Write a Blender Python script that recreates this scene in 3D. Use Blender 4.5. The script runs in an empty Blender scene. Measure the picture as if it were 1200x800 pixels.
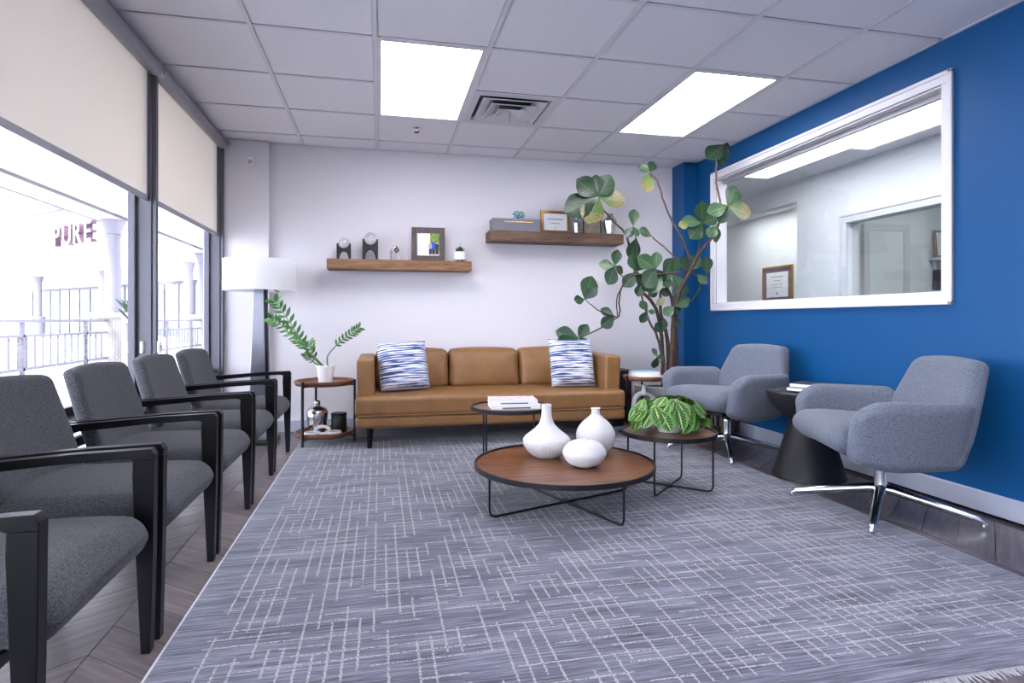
import bpy, bmesh, math, random
from mathutils import Vector, Matrix, Euler
R = math.radians
random.seed(7)
C = bpy.context.scene.collection
scene = bpy.context.scene
# ------------------------------------------------------------------ camera
YAW, FPX, CY, H = 0.2179, 695.08, 374.6, 0.942
CEIL = 2.414
XR, YB, XL, YF = 2.90, 5.285, -1.25, -2.6      # right wall, back wall, window line, wall behind
cam = bpy.data.cameras.new('camera'); camo = bpy.data.objects.new('camera', cam); C.objects.link(camo)
cam.sensor_width = 36.0; cam.lens = FPX / 1200 * 36.0; cam.shift_y = (CY - 400) / 1200
cam.clip_start = 0.02; cam.clip_end = 300
camo.location = (0, 0, H); camo.rotation_euler = (R(90), 0, -YAW)
scene.camera = camo
# ------------------------------------------------------------------ world, sun, exposure
w = bpy.data.worlds.new('world'); scene.world = w; w.use_nodes = True
bgn = w.node_tree.nodes['Background']
bgn.inputs[0].default_value = (0.83, 0.87, 1.0, 1); bgn.inputs[1].default_value = 9.0
sun = bpy.data.lights.new('sun', 'SUN'); sun.energy = 4.0; sun.angle = R(1.5); sun.color = (1.0, 0.96, 0.92)
suno = bpy.data.objects.new('sun', sun); C.objects.link(suno); suno.rotation_euler = (R(42), 0, R(-28))
vs = scene.view_settings
vs.view_transform = 'Standard'; vs.look = 'None'; vs.gamma = 1.0; vs.use_curve_mapping = False; vs.exposure = 0.72
PANEL = 9.0                                     # emission of the ceiling troffers
PCOL = (0.98, 0.955, 1.0)

cs, sn = math.cos(YAW), math.sin(YAW)
def at(u, v, Y):                                # photograph pixel -> point on the plane y = Y
    k = (u - 600) / FPX
    X = Y * (sn + k * cs) / (cs - k * sn)
    zc = X * sn + Y * cs
    return Vector((X, Y, H + (CY - v) / FPX * zc))

# ------------------------------------------------------------------ materials
def nodes(m):
    m.use_nodes = True
    return m.node_tree.nodes, m.node_tree.links, m.node_tree.nodes['Principled BSDF']
def pm(name, col, rough=.5, metal=0., noise=None, bump=None, coat=0., sheen=0., spec=None, emit=None, alt=None, stretch=(1, 1, 1)):
    m = bpy.data.materials.new(name); n, l, b = nodes(m)
    b.inputs['Base Color'].default_value = (*col, 1); b.inputs['Roughness'].default_value = rough
    b.inputs['Metallic'].default_value = metal; b.inputs['Coat Weight'].default_value = coat
    b.inputs['Sheen Weight'].default_value = sheen
    if spec is not None: b.inputs['Specular IOR Level'].default_value = spec
    if emit: b.inputs['Emission Color'].default_value = (*emit[0], 1); b.inputs['Emission Strength'].default_value = emit[1]
    if noise or bump:
        tc = n.new('ShaderNodeTexCoord'); mp = n.new('ShaderNodeMapping'); mp.inputs['Scale'].default_value = stretch
        l.new(tc.outputs['Object'], mp.inputs[0])
    if noise:
        t = n.new('ShaderNodeTexNoise'); t.inputs['Scale'].default_value = noise[0]; t.inputs['Detail'].default_value = 4
        l.new(mp.outputs[0], t.inputs[0])
        r = n.new('ShaderNodeValToRGB'); r.color_ramp.elements[0].position = .35; r.color_ramp.elements[1].position = .65
        a = alt if alt else tuple(c * (1 - noise[1]) for c in col)
        r.color_ramp.elements[0].color = (*a, 1); r.color_ramp.elements[1].color = (*col, 1)
        l.new(t.outputs['Fac'], r.inputs[0]); l.new(r.outputs[0], b.inputs['Base Color'])
    if bump:
        t2 = n.new('ShaderNodeTexNoise'); t2.inputs['Scale'].default_value = bump[0]; t2.inputs['Detail'].default_value = 3
        l.new(mp.outputs[0], t2.inputs[0])
        bp = n.new('ShaderNodeBump'); bp.inputs['Strength'].default_value = bump[1]; bp.inputs['Distance'].default_value = .004
        l.new(t2.outputs['Fac'], bp.inputs['Height']); l.new(bp.outputs[0], b.inputs['Normal'])
    return m
def wood(name, c1, c2, scale=3., stretch=(1, 14, 14), rough=.45, bump=.15, rand=0.):
    m = bpy.data.materials.new(name); n, l, b = nodes(m)
    tc = n.new('ShaderNodeTexCoord'); mp = n.new('ShaderNodeMapping'); mp.inputs['Scale'].default_value = stretch
    l.new(tc.outputs['Object'], mp.inputs[0])
    t = n.new('ShaderNodeTexNoise'); t.inputs['Scale'].default_value = scale; t.inputs['Detail'].default_value = 6; t.inputs['Distortion'].default_value = .6
    l.new(mp.outputs[0], t.inputs[0])
    r = n.new('ShaderNodeValToRGB'); r.color_ramp.elements[0].position = .3; r.color_ramp.elements[1].position = .7
    r.color_ramp.elements[0].color = (*c1, 1); r.color_ramp.elements[1].color = (*c2, 1)
    l.new(t.outputs['Fac'], r.inputs[0])
    out = r.outputs[0]
    if rand:
        oi = n.new('ShaderNodeObjectInfo'); mr = n.new('ShaderNodeMapRange'); mr.inputs[3].default_value = 1 - rand; mr.inputs[4].default_value = 1 + rand
        l.new(oi.outputs['Random'], mr.inputs[0])
        mx = n.new('ShaderNodeVectorMath'); mx.operation = 'SCALE'
        l.new(out, mx.inputs[0]); l.new(mr.outputs[0], mx.inputs['Scale']); out = mx.outputs[0]
    l.new(out, b.inputs['Base Color']); b.inputs['Roughness'].default_value = rough
    bp = n.new('ShaderNodeBump'); bp.inputs['Strength'].default_value = bump; bp.inputs['Distance'].default_value = .002
    l.new(t.outputs['Fac'], bp.inputs['Height']); l.new(bp.outputs[0], b.inputs['Normal'])
    return m
def glass_mat(name, tint=(1, 1, 1), refl=.08):
    m = bpy.data.materials.new(name); m.use_nodes = True; n, l = m.node_tree.nodes, m.node_tree.links
    n.remove(n['Principled BSDF']); o = n['Material Output']
    tr = n.new('ShaderNodeBsdfTransparent'); tr.inputs[0].default_value = (*tint, 1)
    gl = n.new('ShaderNodeBsdfGlossy'); gl.inputs['Roughness'].default_value = .01
    lw = n.new('ShaderNodeLayerWeight'); lw.inputs[0].default_value = .5
    pw = n.new('ShaderNodeMath'); pw.operation = 'POWER'; pw.inputs[1].default_value = 4.; l.new(lw.outputs['Facing'], pw.inputs[0])
    mr = n.new('ShaderNodeMath'); mr.operation = 'MULTIPLY_ADD'; mr.inputs[1].default_value = .35; mr.inputs[2].default_value = refl
    l.new(pw.outputs[0], mr.inputs[0])
    mx = n.new('ShaderNodeMixShader'); l.new(mr.outputs[0], mx.inputs[0]); l.new(tr.outputs[0], mx.inputs[1]); l.new(gl.outputs[0], mx.inputs[2])
    l.new(mx.outputs[0], o.inputs[0]); return m
def shade_mat(name, col, trans):
    m = bpy.data.materials.new(name); m.use_nodes = True; n, l = m.node_tree.nodes, m.node_tree.links
    n.remove(n['Principled BSDF']); o = n['Material Output']
    d = n.new('ShaderNodeBsdfDiffuse'); t = n.new('ShaderNodeBsdfTranslucent')
    tc = n.new('ShaderNodeTexCoord'); nz = n.new('ShaderNodeTexNoise'); nz.inputs['Scale'].default_value = 420
    r = n.new('ShaderNodeValToRGB'); r.color_ramp.elements[0].color = (*[c * .88 for c in col], 1); r.color_ramp.elements[1].color = (*col, 1)
    l.new(tc.outputs['Object'], nz.inputs[0]); l.new(nz.outputs['Fac'], r.inputs[0])
    l.new(r.outputs[0], d.inputs[0]); l.new(r.outputs[0], t.inputs[0])
    mx = n.new('ShaderNodeMixShader'); mx.inputs[0].default_value = trans
    l.new(d.outputs[0], mx.inputs[1]); l.new(t.outputs[0], mx.inputs[2]); l.new(mx.outputs[0], o.inputs[0]); return m
def mnode(n, l, op, a, b=None):
    x = n.new('ShaderNodeMath'); x.operation = op
    for i, v in enumerate((a, b)):
        if v is None: continue
        if isinstance(v, (int, float)): x.inputs[i].default_value = v
        else: l.new(v, x.inputs[i])
    return x.outputs[0]
def rug_mat():
    m = bpy.data.materials.new('rug_pile'); n, l, b = nodes(m)
    tc = n.new('ShaderNodeTexCoord'); sp = n.new('ShaderNodeSeparateXYZ'); l.new(tc.outputs['Object'], sp.inputs[0])
    wn0 = n.new('ShaderNodeTexNoise'); wn0.inputs['Scale'].default_value = 60; l.new(tc.outputs['Object'], wn0.inputs[0])
    wob = mnode(n, l, 'MULTIPLY', mnode(n, l, 'SUBTRACT', wn0.outputs['Fac'], .5), .006)
    x = mnode(n, l, 'ADD', sp.outputs[0], wob); y = mnode(n, l, 'ADD', sp.outputs[1], wob)
    def lines(p, q, pitch, seg, half, thr, off):
        a = mnode(n, l, 'DIVIDE', p, pitch); k = mnode(n, l, 'FLOOR', a); f = mnode(n, l, 'FRACT', a)
        msk = mnode(n, l, 'LESS_THAN', mnode(n, l, 'ABSOLUTE', mnode(n, l, 'SUBTRACT', f, .5)), half)
        w1 = n.new('ShaderNodeTexWhiteNoise'); w1.noise_dimensions = '1D'; l.new(mnode(n, l, 'ADD', k, off), w1.inputs['W'])
        s = mnode(n, l, 'FLOOR', mnode(n, l, 'ADD', mnode(n, l, 'DIVIDE', q, seg), mnode(n, l, 'MULTIPLY', w1.outputs[0], 9.0)))
        w2 = n.new('ShaderNodeTexWhiteNoise'); w2.noise_dimensions = '2D'
        cb = n.new('ShaderNodeCombineXYZ'); l.new(mnode(n, l, 'ADD', k, off), cb.inputs[0]); l.new(s, cb.inputs[1]); l.new(cb.outputs[0], w2.inputs['Vector'])
        return mnode(n, l, 'MULTIPLY', msk, mnode(n, l, 'GREATER_THAN', w2.outputs[0], thr))
    v = lines(x, y, .041, .14, .085, .34, 3.3); h = lines(y, x, .045, .13, .075, .52, 57.7)
    ln = mnode(n, l, 'MAXIMUM', v, h)
    # border without lines
    bx = mnode(n, l, 'LESS_THAN', mnode(n, l, 'ABSOLUTE', mnode(n, l, 'SUBTRACT', sp.outputs[0], .84)), 1.33)
    by = mnode(n, l, 'LESS_THAN', mnode(n, l, 'ABSOLUTE', mnode(n, l, 'SUBTRACT', sp.outputs[1], 3.05)), 1.67)
    ln = mnode(n, l, 'MULTIPLY', ln, mnode(n, l, 'MULTIPLY', bx, by))
    brk = n.new('ShaderNodeTexNoise'); brk.inputs['Scale'].default_value = 170; l.new(tc.outputs['Object'], brk.inputs[0])
    ln = mnode(n, l, 'MULTIPLY', ln, mnode(n, l, 'GREATER_THAN', brk.outputs['Fac'], .46))
    mp = n.new('ShaderNodeMapping'); mp.inputs['Scale'].default_value = (3.0, 85, 1); l.new(tc.outputs['Object'], mp.inputs[0])
    st = n.new('ShaderNodeTexNoise'); st.inputs['Scale'].default_value = 1.6; st.inputs['Detail'].default_value = 8; st.inputs['Roughness'].default_value = .72
    l.new(mp.outputs[0], st.inputs[0])
    mp2 = n.new('ShaderNodeMapping'); mp2.inputs['Scale'].default_value = (1.0, 7, 1); l.new(tc.outputs['Object'], mp2.inputs[0])
    bl = n.new('ShaderNodeTexNoise'); bl.inputs['Scale'].default_value = 1.8; bl.inputs['Detail'].default_value = 3; l.new(mp2.outputs[0], bl.inputs[0])
    fac = mnode(n, l, 'ADD', mnode(n, l, 'MULTIPLY', st.outputs['Fac'], .75), mnode(n, l, 'MULTIPLY', bl.outputs['Fac'], .25))
    r = n.new('ShaderNodeValToRGB'); e = r.color_ramp.elements
    e[0].position = .38; e[0].color = (.022, .024, .042, 1); e[1].position = .63; e[1].color = (.285, .29, .36, 1)
    k2 = e.new(.5); k2.color = (.115, .117, .165, 1)
    l.new(fac, r.inputs[0])
    mx = n.new('ShaderNodeMix'); mx.data_type = 'RGBA'; l.new(mnode(n, l, 'MULTIPLY', ln, .62), mx.inputs['Factor']); l.new(r.outputs[0], mx.inputs['A']); mx.inputs['B'].default_value = (.56, .54, .53, 1)
    l.new(mx.outputs['Result'], b.inputs['Base Color']); b.inputs['Roughness'].default_value = .95; b.inputs['Sheen Weight'].default_value = .25; b.inputs['Specular IOR Level'].default_value = .2
    bp = n.new('ShaderNodeBump'); bp.inputs['Strength'].default_value = .5; bp.inputs['Distance'].default_value = .004
    l.new(mnode(n, l, 'ADD', st.outputs['Fac'], mnode(n, l, 'MULTIPLY', ln, .5)), bp.inputs['Height']); l.new(bp.outputs[0], b.inputs['Normal'])
    return m
def stripe_mat():
    m = bpy.data.materials.new('striped_cotton'); n, l, b = nodes(m)
    tc = n.new('ShaderNodeTexCoord'); mp = n.new('ShaderNodeMapping'); mp.inputs['Scale'].default_value = (4.2, 1, 60); oi = n.new('ShaderNodeObjectInfo'); l.new(mnode(n, l, 'MULTIPLY', oi.outputs['Random'], 30.), mp.inputs['Location']); l.new(tc.outputs['Object'], mp.inputs[0])
    t = n.new('ShaderNodeTexNoise'); t.inputs['Scale'].default_value = 1.3; t.inputs['Detail'].default_value = 3; l.new(mp.outputs[0], t.inputs[0])
    wv = n.new('ShaderNodeTexWave'); wv.bands_direction = 'Z'; wv.inputs['Scale'].default_value = 17; wv.inputs['Distortion'].default_value = 1.3; wv.inputs['Detail'].default_value = 2; wv.inputs['Detail Scale'].default_value = 1.5
    l.new(tc.outputs['Object'], wv.inputs[0])
    f = mnode(n, l, 'ADD', mnode(n, l, 'MULTIPLY', t.outputs['Fac'], 1.0), mnode(n, l, 'MULTIPLY', wv.outputs['Fac'], .14))
    r = n.new('ShaderNodeValToRGB'); e = r.color_ramp.elements
    e[0].position = .46; e[0].color = (.015, .03, .13, 1); e[1].position = .62; e[1].color = (.70, .71, .76, 1); k = e.new(.55); k.color = (.16, .23, .46, 1)
    l.new(f, r.inputs[0]); l.new(r.outputs[0], b.inputs['Base Color']); b.inputs['Roughness'].default_value = .9; b.inputs['Sheen Weight'].default_value = .2
    return m
def leaf_mat(name, kind):
    m = bpy.data.materials.new(name); n, l, b = nodes(m)
    uv = n.new('ShaderNodeUVMap'); sp = n.new('ShaderNodeSeparateXYZ'); l.new(uv.outputs[0], sp.inputs[0])
    ax = mnode(n, l, 'ABSOLUTE', mnode(n, l, 'SUBTRACT', sp.outputs[0], .5))
    vv = mnode(n, l, 'SUBTRACT', sp.outputs[1], mnode(n, l, 'MULTIPLY', ax, .55))
    oi = n.new('ShaderNodeObjectInfo')
    r = n.new('ShaderNodeValToRGB'); e = r.color_ramp.elements
    if kind == 'prayer':
        s = mnode(n, l, 'SINE', mnode(n, l, 'MULTIPLY', vv, 46.))
        band = mnode(n, l, 'MULTIPLY', mnode(n, l, 'GREATER_THAN', ax, .045), mnode(n, l, 'LESS_THAN', ax, .33))
        blot = mnode(n, l, 'MULTIPLY', band, mnode(n, l, 'GREATER_THAN', s, -.55))
        blot = mnode(n, l, 'MULTIPLY', blot, mnode(n, l, 'LESS_THAN', sp.outputs[1], .93))
        mid = mnode(n, l, 'LESS_THAN', ax, .035)
        f = mnode(n, l, 'ADD', mnode(n, l, 'SUBTRACT', .5, mnode(n, l, 'MULTIPLY', blot, .5)), mnode(n, l, 'MULTIPLY', mid, .5))
        e[0].position = .02; e[0].color = (.006, .028, .010, 1); e[1].position = .98; e[1].color = (.46, .58, .12, 1); k = e.new(.5); k.color = (.105, .26, .04, 1)
    else:
        s = mnode(n, l, 'SINE', mnode(n, l, 'MULTIPLY', vv, 38.))
        vein = mnode(n, l, 'MAXIMUM', mnode(n, l, 'MULTIPLY', mnode(n, l, 'GREATER_THAN', s, .93), .6), mnode(n, l, 'LESS_THAN', ax, .018))
        rnd = mnode(n, l, 'MULTIPLY', oi.outputs['Random'], .35)
        f = mnode(n, l, 'ADD', rnd, mnode(n, l, 'MULTIPLY', vein, .5))
        if kind == 'fig':
            e[0].position = 0; e[0].color = (.012, .038, .020, 1); e[1].position = .9; e[1].color = (.15, .26, .08, 1); k = e.new(.35); k.color = (.034, .085, .036, 1)
        elif kind == 'figyellow':
            e[0].position = 0; e[0].color = (.055, .12, .03, 1); e[1].position = .9; e[1].color = (.24, .25, .06, 1)
        else:
            e[0].position = 0; e[0].color = (.02, .085, .022, 1); e[1].position = .9; e[1].color = (.14, .34, .07, 1)
    l.new(f, r.inputs[0]); col = r.outputs[0]
    if kind == 'figyellow':                                      # brown spots near the tip
        tc = n.new('ShaderNodeTexCoord'); nz = n.new('ShaderNodeTexNoise'); nz.inputs['Scale'].default_value = 26; l.new(tc.outputs['Object'], nz.inputs[0])
        sel = mnode(n, l, 'MULTIPLY', mnode(n, l, 'GREATER_THAN', nz.outputs['Fac'], .55), mnode(n, l, 'GREATER_THAN', sp.outputs[1], .55))
        mx = n.new('ShaderNodeMix'); mx.data_type = 'RGBA'; l.new(sel, mx.inputs['Factor']); l.new(col, mx.inputs['A']); mx.inputs['B'].default_value = (.36, .16, .08, 1); col = mx.outputs['Result']
    l.new(col, b.inputs['Base Color']); b.inputs['Roughness'].default_value = .38 if kind != 'prayer' else .5
    b.inputs['Transmission Weight'].default_value = 0
    return m

M = {}
M['wall'] = pm('wall_paint', (.66, .64, .68), .75, bump=(160, .05))
M['white_paint'] = pm('white_paint', (.66, .65, .69), .45)
M['blue'] = pm('blue_paint', (.001, .066, .205), .5, spec=.3, bump=(160, .05))
M['bluegrey_base'] = pm('baseboard_vinyl', (.36, .38, .46), .5)
M['tile'] = pm('ceiling_tile', (.80, .79, .83), .9, noise=(90, .06), bump=(240, .25))
M['gridbar'] = pm('grid_bar_paint', (.66, .66, .70), .5)
M['plenum'] = pm('plenum_gap_shade', (.10, .10, .11), .9)  # dark backing, painted so the tile gaps read as shadow lines
M['panel'] = pm('light_diffuser', (.9, .9, .9), .5, emit=(PCOL, PANEL))
M['panel_dim'] = pm('office_light_diffuser', (.9, .9, .9), .5, emit=(PCOL, PANEL * .55))
M['alu'] = pm('grey_anodised_frame', (.095, .095, .115), .4, .4)
M['bar'] = pm('grey_hem_bar', (.30, .30, .33), .45, .2)
M['shade'] = shade_mat('cream_screen_fabric', (.82, .77, .71), .36)
M['lampshade'] = shade_mat('white_lamp_linen', (.95, .95, .96), .45)
M['glass'] = glass_mat('window_glass', (.98, .99, 1.0), .05)
M['glass_in'] = glass_mat('interior_glass', (.95, .98, .98), .05)
M['chairfab'] = pm('charcoal_tweed', (.115, .120, .135), .95, noise=(230, .62), bump=(300, .25), sheen=.1, spec=.2)
M['loungefab'] = pm('grey_blue_tweed', (.165, .185, .235), .95, noise=(230, .55), bump=(300, .25), sheen=.1, spec=.2)
M['black'] = pm('black_lacquer', (.004, .004, .006), .38, spec=.22)
M['blackm'] = pm('black_metal', (.006, .006, .008), .42, spec=.35)
M['blackmatt'] = pm('black_matt', (.008, .008, .011), .45, spec=.4)
M['chrome'] = pm('polished_chrome', (.70, .71, .74), .2, 1.0)
M['silver'] = pm('hammered_silver', (.62, .60, .60), .16, 1.0, bump=(46, .9))
M['silver2'] = pm('brushed_silver', (.62, .60, .58), .26, 1.0)
M['leather'] = pm('tan_leather', (.235, .112, .036), .45, noise=(9, .16), bump=(230, .22))
M['stripe'] = stripe_mat()
M['rug'] = rug_mat()
M['fringe'] = pm('rug_fringe', (.52, .51, .54), .95)
M['plank'] = wood('dark_oak_floor', (.085, .069, .071), (.185, .155, .160), 2.2, (1, 1, 1), .29, .12, .22)
M['subfloor'] = pm('dark_subfloor', (.045, .036, .034), .5)
M['walnut'] = wood('walnut_veneer', (.075, .025, .010), (.23, .092, .036), 2.6, (1.2, 13, 13), .33)
M['tray'] = wood('mahogany_tray', (.10, .036, .018), (.22, .085, .042), 3., (1.2, 10, 10), .38)
M['shelf'] = wood('rustic_oak', (.115, .052, .022), (.30, .155, .070), 3.2, (1.6, 16, 16), .6, .4)
M['shelf2'] = wood('rustic_oak_dark', (.075, .042, .026), (.20, .115, .070), 3.2, (1.6, 16, 16), .65, .4)
M['ceramic'] = pm('white_ceramic', (.62, .61, .62), .55)
M['pot'] = pm('white_pot', (.82, .82, .84), .35)
M['greypot'] = pm('pale_planter', (.55, .54, .56), .6, noise=(14, .1))
M['soil'] = pm('soil', (.05, .032, .022), .95, noise=(70, .6), bump=(60, 1.0))
M['bark'] = pm('bark', (.105, .062, .048), .85, noise=(26, .5), bump=(40, .8), stretch=(3, 3, 1))
M['fig'] = leaf_mat('fig_leaf', 'fig'); M['figy'] = leaf_mat('fig_leaf_yellowed', 'figyellow')
M['prayer'] = leaf_mat('prayer_plant_leaf', 'prayer'); M['zz'] = leaf_mat('zz_leaf', 'zz')
M['stem'] = pm('green_stem', (.10, .20, .06), .5)
M['succ'] = pm('succulent_green', (.03, .075, .035), .5)
M['paper'] = pm('white_paper', (.86, .86, .88), .6)
M['paperwarm'] = pm('aged_print', (.42, .36, .28), .7, noise=(60, .35))
M['teal'] = pm('teal_cover', (.04, .16, .16), .5)
M['cyan'] = pm('sky_cover', (.22, .55, .66), .5, noise=(30, .25))
M['bookgrey'] = pm('magazine_cover', (.72, .70, .74), .35, noise=(26, .25), alt=(.60, .38, .40))
M['gold'] = pm('gold_frame', (.36, .20, .06), .4, .6)
M['brass'] = pm('brass_pen', (.75, .55, .2), .25, 1.0)
M['brownframe'] = wood('dark_brown_frame', (.045, .030, .030), (.085, .058, .056), 5., (8, 2, 2), .55)
M['foliage_print'] = pm('foliage_print', (.30, .46, .06), .6, noise=(120, .8))
M['doc'] = pm('letter_print', (.80, .83, .82), .6, noise=(40, .14))
M['ink'] = pm('grey_ink', (.42, .42, .46), .7)
M['bluecloth'] = pm('blue_shirt_print', (.02, .10, .48), .7); M['navycloth'] = pm('navy_print', (.015, .02, .05), .7)
M['skinprint'] = pm('skin_print', (.55, .33, .25), .7); M['lilac'] = pm('lilac_shirt_print', (.40, .34, .50), .7)
M['crystal'] = pm('clear_crystal', (.82, .83, .86), .04, coat=1.); nb = M['crystal'].node_tree.nodes['Principled BSDF']; nb.inputs['Transmission Weight'].default_value = .75; nb.inputs['IOR'].default_value = 1.45
M['greyfelt'] = pm('grey_linen_box', (.22, .22, .26), .9, noise=(220, .3))
M['coral'] = pm('aqua_coral', (.30, .52, .57), .6, noise=(60, .3))
M['sensor'] = pm('white_plastic', (.78, .78, .82), .35)
M['lens'] = pm('sensor_lens', (.40, .42, .55), .2)
M['ventdark'] = pm('duct_dark', (.10, .10, .11), .8)
M['ventpaint'] = pm('vent_paint', (.58, .58, .62), .45)
M['lampmetal'] = pm('brushed_nickel', (.24, .25, .29), .30, .8)
M['carved'] = pm('carved_bronze_wood', (.085, .050, .030), .45, .2, noise=(24, .5), bump=(40, .6))
M['stucco'] = pm('white_stucco', (.80, .79, .80), .9)
M['outcol'] = pm('column_paint', (.13, .125, .15), .7)
M['soffit'] = pm('soffit_paint', (.36, .33, .335), .8)
M['beam_line'] = pm('soffit_trim', (.05, .045, .05), .8)
M['rail'] = pm('railing_paint', (.075, .072, .095), .6)
M['pave'] = pm('concrete_walk', (.60, .58, .58), .9, noise=(6, .12))
M['asphalt'] = pm('parking_lot', (.42, .42, .44), .9)
M['storeglass'] = pm('store_glass', (.05, .085, .065), .25, noise=(.8, .6), alt=(.12, .14, .16))
M['maroon'] = pm('maroon_sign', (.05, .012, .03), .6)
M['mauve'] = pm('mauve_sign_side', (.34, .24, .34), .6)
M['bush'] = pm('bush_leaf', (.014, .045, .014), .7)
M['wallpaper'] = pm('textured_wallpaper', (.82, .83, .86), .85, noise=(60, .10), bump=(60, .6), stretch=(1, 3, 1))
M['paleroom'] = pm('pale_office_paint', (.80, .83, .83), .8)
M['purplemat'] = pm('purple_mat', (.20, .11, .21), .7)
def brick_mat():
    m = bpy.data.materials.new('pale_brick'); n, l, b = nodes(m)
    tc = n.new('ShaderNodeTexCoord'); mp = n.new('ShaderNodeMapping'); mp.inputs['Rotation'].default_value = (R(90), 0, R(90)); l.new(tc.outputs['Object'], mp.inputs[0])
    t = n.new('ShaderNodeTexBrick'); t.inputs['Scale'].default_value = 5; t.inputs['Color1'].default_value = (.24, .22, .21, 1); t.inputs['Color2'].default_value = (.19, .175, .17, 1); t.inputs['Mortar'].default_value = (.11, .10, .10, 1)
    l.new(mp.outputs[0], t.inputs[0]); l.new(t.outputs[0], b.inputs['Base Color']); return m
M['brick'] = brick_mat()

# ------------------------------------------------------------------ mesh helpers
class G:
    def __init__(s): s.v = []; s.f = []; s.uv = None
    def add(s, vs, fs):
        k = len(s.v); s.v += [Vector(v) for v in vs]; s.f += [[i + k for i in f] for f in fs]; return s
    def box(s, x0, x1, y0, y1, z0, z1):
        return s.add([(x, y, z) for z in (z0, z1) for y in (y0, y1) for x in (x0, x1)],
                     [(0, 2, 3, 1), (4, 5, 7, 6), (0, 1, 5, 4), (2, 6, 7, 3), (0, 4, 6, 2), (1, 3, 7, 5)])
    def lathe(s, prof, n=32, c=(0, 0, 0), flute=None):
        vs, fs = [], []
        for j, (r, z) in enumerate(prof):
            for i in range(n):
                a = 2 * math.pi * i / n; rr = r * (flute(a, z) if flute else 1)
                vs.append((c[0] + rr * math.cos(a), c[1] + rr * math.sin(a), c[2] + z))
        for j in range(len(prof) - 1):
            for i in range(n):
                a, b2 = j * n + i, j * n + (i + 1) % n
                fs.append((a, b2, b2 + n, a + n))
        flat = prof[0] == prof[-1] or max(p[1] for p in prof) - min(p[1] for p in prof) < 1e-6
        if prof[0][0] > 1e-4 and not flat: fs.append(tuple(range(n))[::-1])
        if prof[-1][0] > 1e-4 and not flat: fs.append(tuple((len(prof) - 1) * n + i for i in range(n)))
        return s.add(vs, fs)
    def tube(s, pts, r, n=8, closed=False):
        pts = [Vector(p) for p in pts]; rs = r if isinstance(r, (list, tuple)) else [r] * len(pts)
        vs, fs = [], []; N = len(pts); nrm = None
        for i, p in enumerate(pts):
            if closed: t = pts[(i + 1) % N] - pts[i - 1]
            else: t = pts[min(i + 1, N - 1)] - pts[max(i - 1, 0)]
            t.normalize()
            if nrm is None: nrm = t.orthogonal().normalized()
            else:
                nrm = nrm - t * nrm.dot(t)
                nrm = nrm.normalized() if nrm.length > 1e-6 else t.orthogonal().normalized()
            bn = t.cross(nrm)
            for k in range(n):
                a = 2 * math.pi * k / n; vs.append(p + (nrm * math.cos(a) + bn * math.sin(a)) * rs[i])
        for i in range(N if closed else N - 1):
            for k in range(n):
                a, b2 = i * n + k, i * n + (k + 1) % n; c2 = ((i + 1) % N) * n + (k + 1) % n; d = ((i + 1) % N) * n + k
                fs.append((a, b2, c2, d))
        if not closed: fs.append(tuple(range(n))[::-1]); fs.append(tuple((N - 1) * n + k for k in range(n)))
        return s.add(vs, fs)
    def prism(s, poly, axis, a, b2):
        def P(p, t): return {'x': (t, p[0], p[1]), 'y': (p[0], t, p[1]), 'z': (p[0], p[1], t)}[axis]
        n = len(poly); vs = [P(p, a) for p in poly] + [P(p, b2) for p in poly]
        fs = [tuple(range(n))[::-1], tuple(range(n, 2 * n))] + [(i, (i + 1) % n, n + (i + 1) % n, n + i) for i in range(n)]
        return s.add(vs, fs)
    def rbox(s, size, r, c=(0, 0, 0), nseg=6, nc=3, deform=None):
        h = [d / 2 for d in size]; r = min(r, *[x * .999 for x in h]); ax = []
        for d in h:
            e = [d - r + r * math.tan(math.pi / 4 * i / nc) for i in range(nc + 1)]
            inn = [-(d - r) + 2 * (d - r) * i / nseg for i in range(1, nseg)]
            ax.append([-x for x in e[::-1]] + inn + e)
        vs, fs, idx = [], [], {}
        def vid(p):
            key = tuple(round(q, 6) for q in p)
            if key not in idx:
                q = Vector(p); inner = Vector([max(-(h[i] - r), min(h[i] - r, q[i])) for i in range(3)]); d = q - inner
                if d.length > 1e-9: q = inner + d.normalized() * r
                if deform: q = Vector(deform(q))
                idx[key] = len(vs); vs.append(q + Vector(c))
            return idx[key]
        for k in range(3):
            i, j = (k + 1) % 3, (k + 2) % 3
            for sgn in (-1, 1):
                for a in range(len(ax[i]) - 1):
                    for b2 in range(len(ax[j]) - 1):
                        q = []
                        for (ia, ib) in ((a, b2), (a + 1, b2), (a + 1, b2 + 1), (a, b2 + 1)):
                            p = [0, 0, 0]; p[k] = sgn * h[k]; p[i] = ax[i][ia]; p[j] = ax[j][ib]; q.append(vid(p))
                        fs.append(tuple(q) if sgn > 0 else tuple(q[::-1]))
        return s.add(vs, fs)
    def mesh(s, name, mat, smooth=None, bevel=0, bseg=2):
        me = bpy.data.meshes.new(name); me.from_pydata([tuple(v) for v in s.v], [], s.f)
        bm = bmesh.new(); bm.from_mesh(me)
        bmesh.ops.recalc_face_normals(bm, faces=bm.faces)
        if bevel:
            ed = [e for e in bm.edges if len(e.link_faces) == 2 and e.calc_face_angle() > R(25)]
            bmesh.ops.bevel(bm, geom=ed, offset=bevel, segments=bseg, affect='EDGES', clamp_overlap=True, profile=.5)
        bm.to_mesh(me); bm.free()
        me.materials.append(M[mat] if isinstance(mat, str) else mat)
        if smooth is not None:
            me.shade_smooth()
            if smooth: me.set_sharp_from_angle(angle=R(smooth))
        return me
    def obj(s, name, mat, parent=None, smooth=None, bevel=0, bseg=2, loc=None, rot=None):
        return link(name, s.mesh(name, mat, smooth, bevel, bseg), parent, loc, rot)
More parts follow.
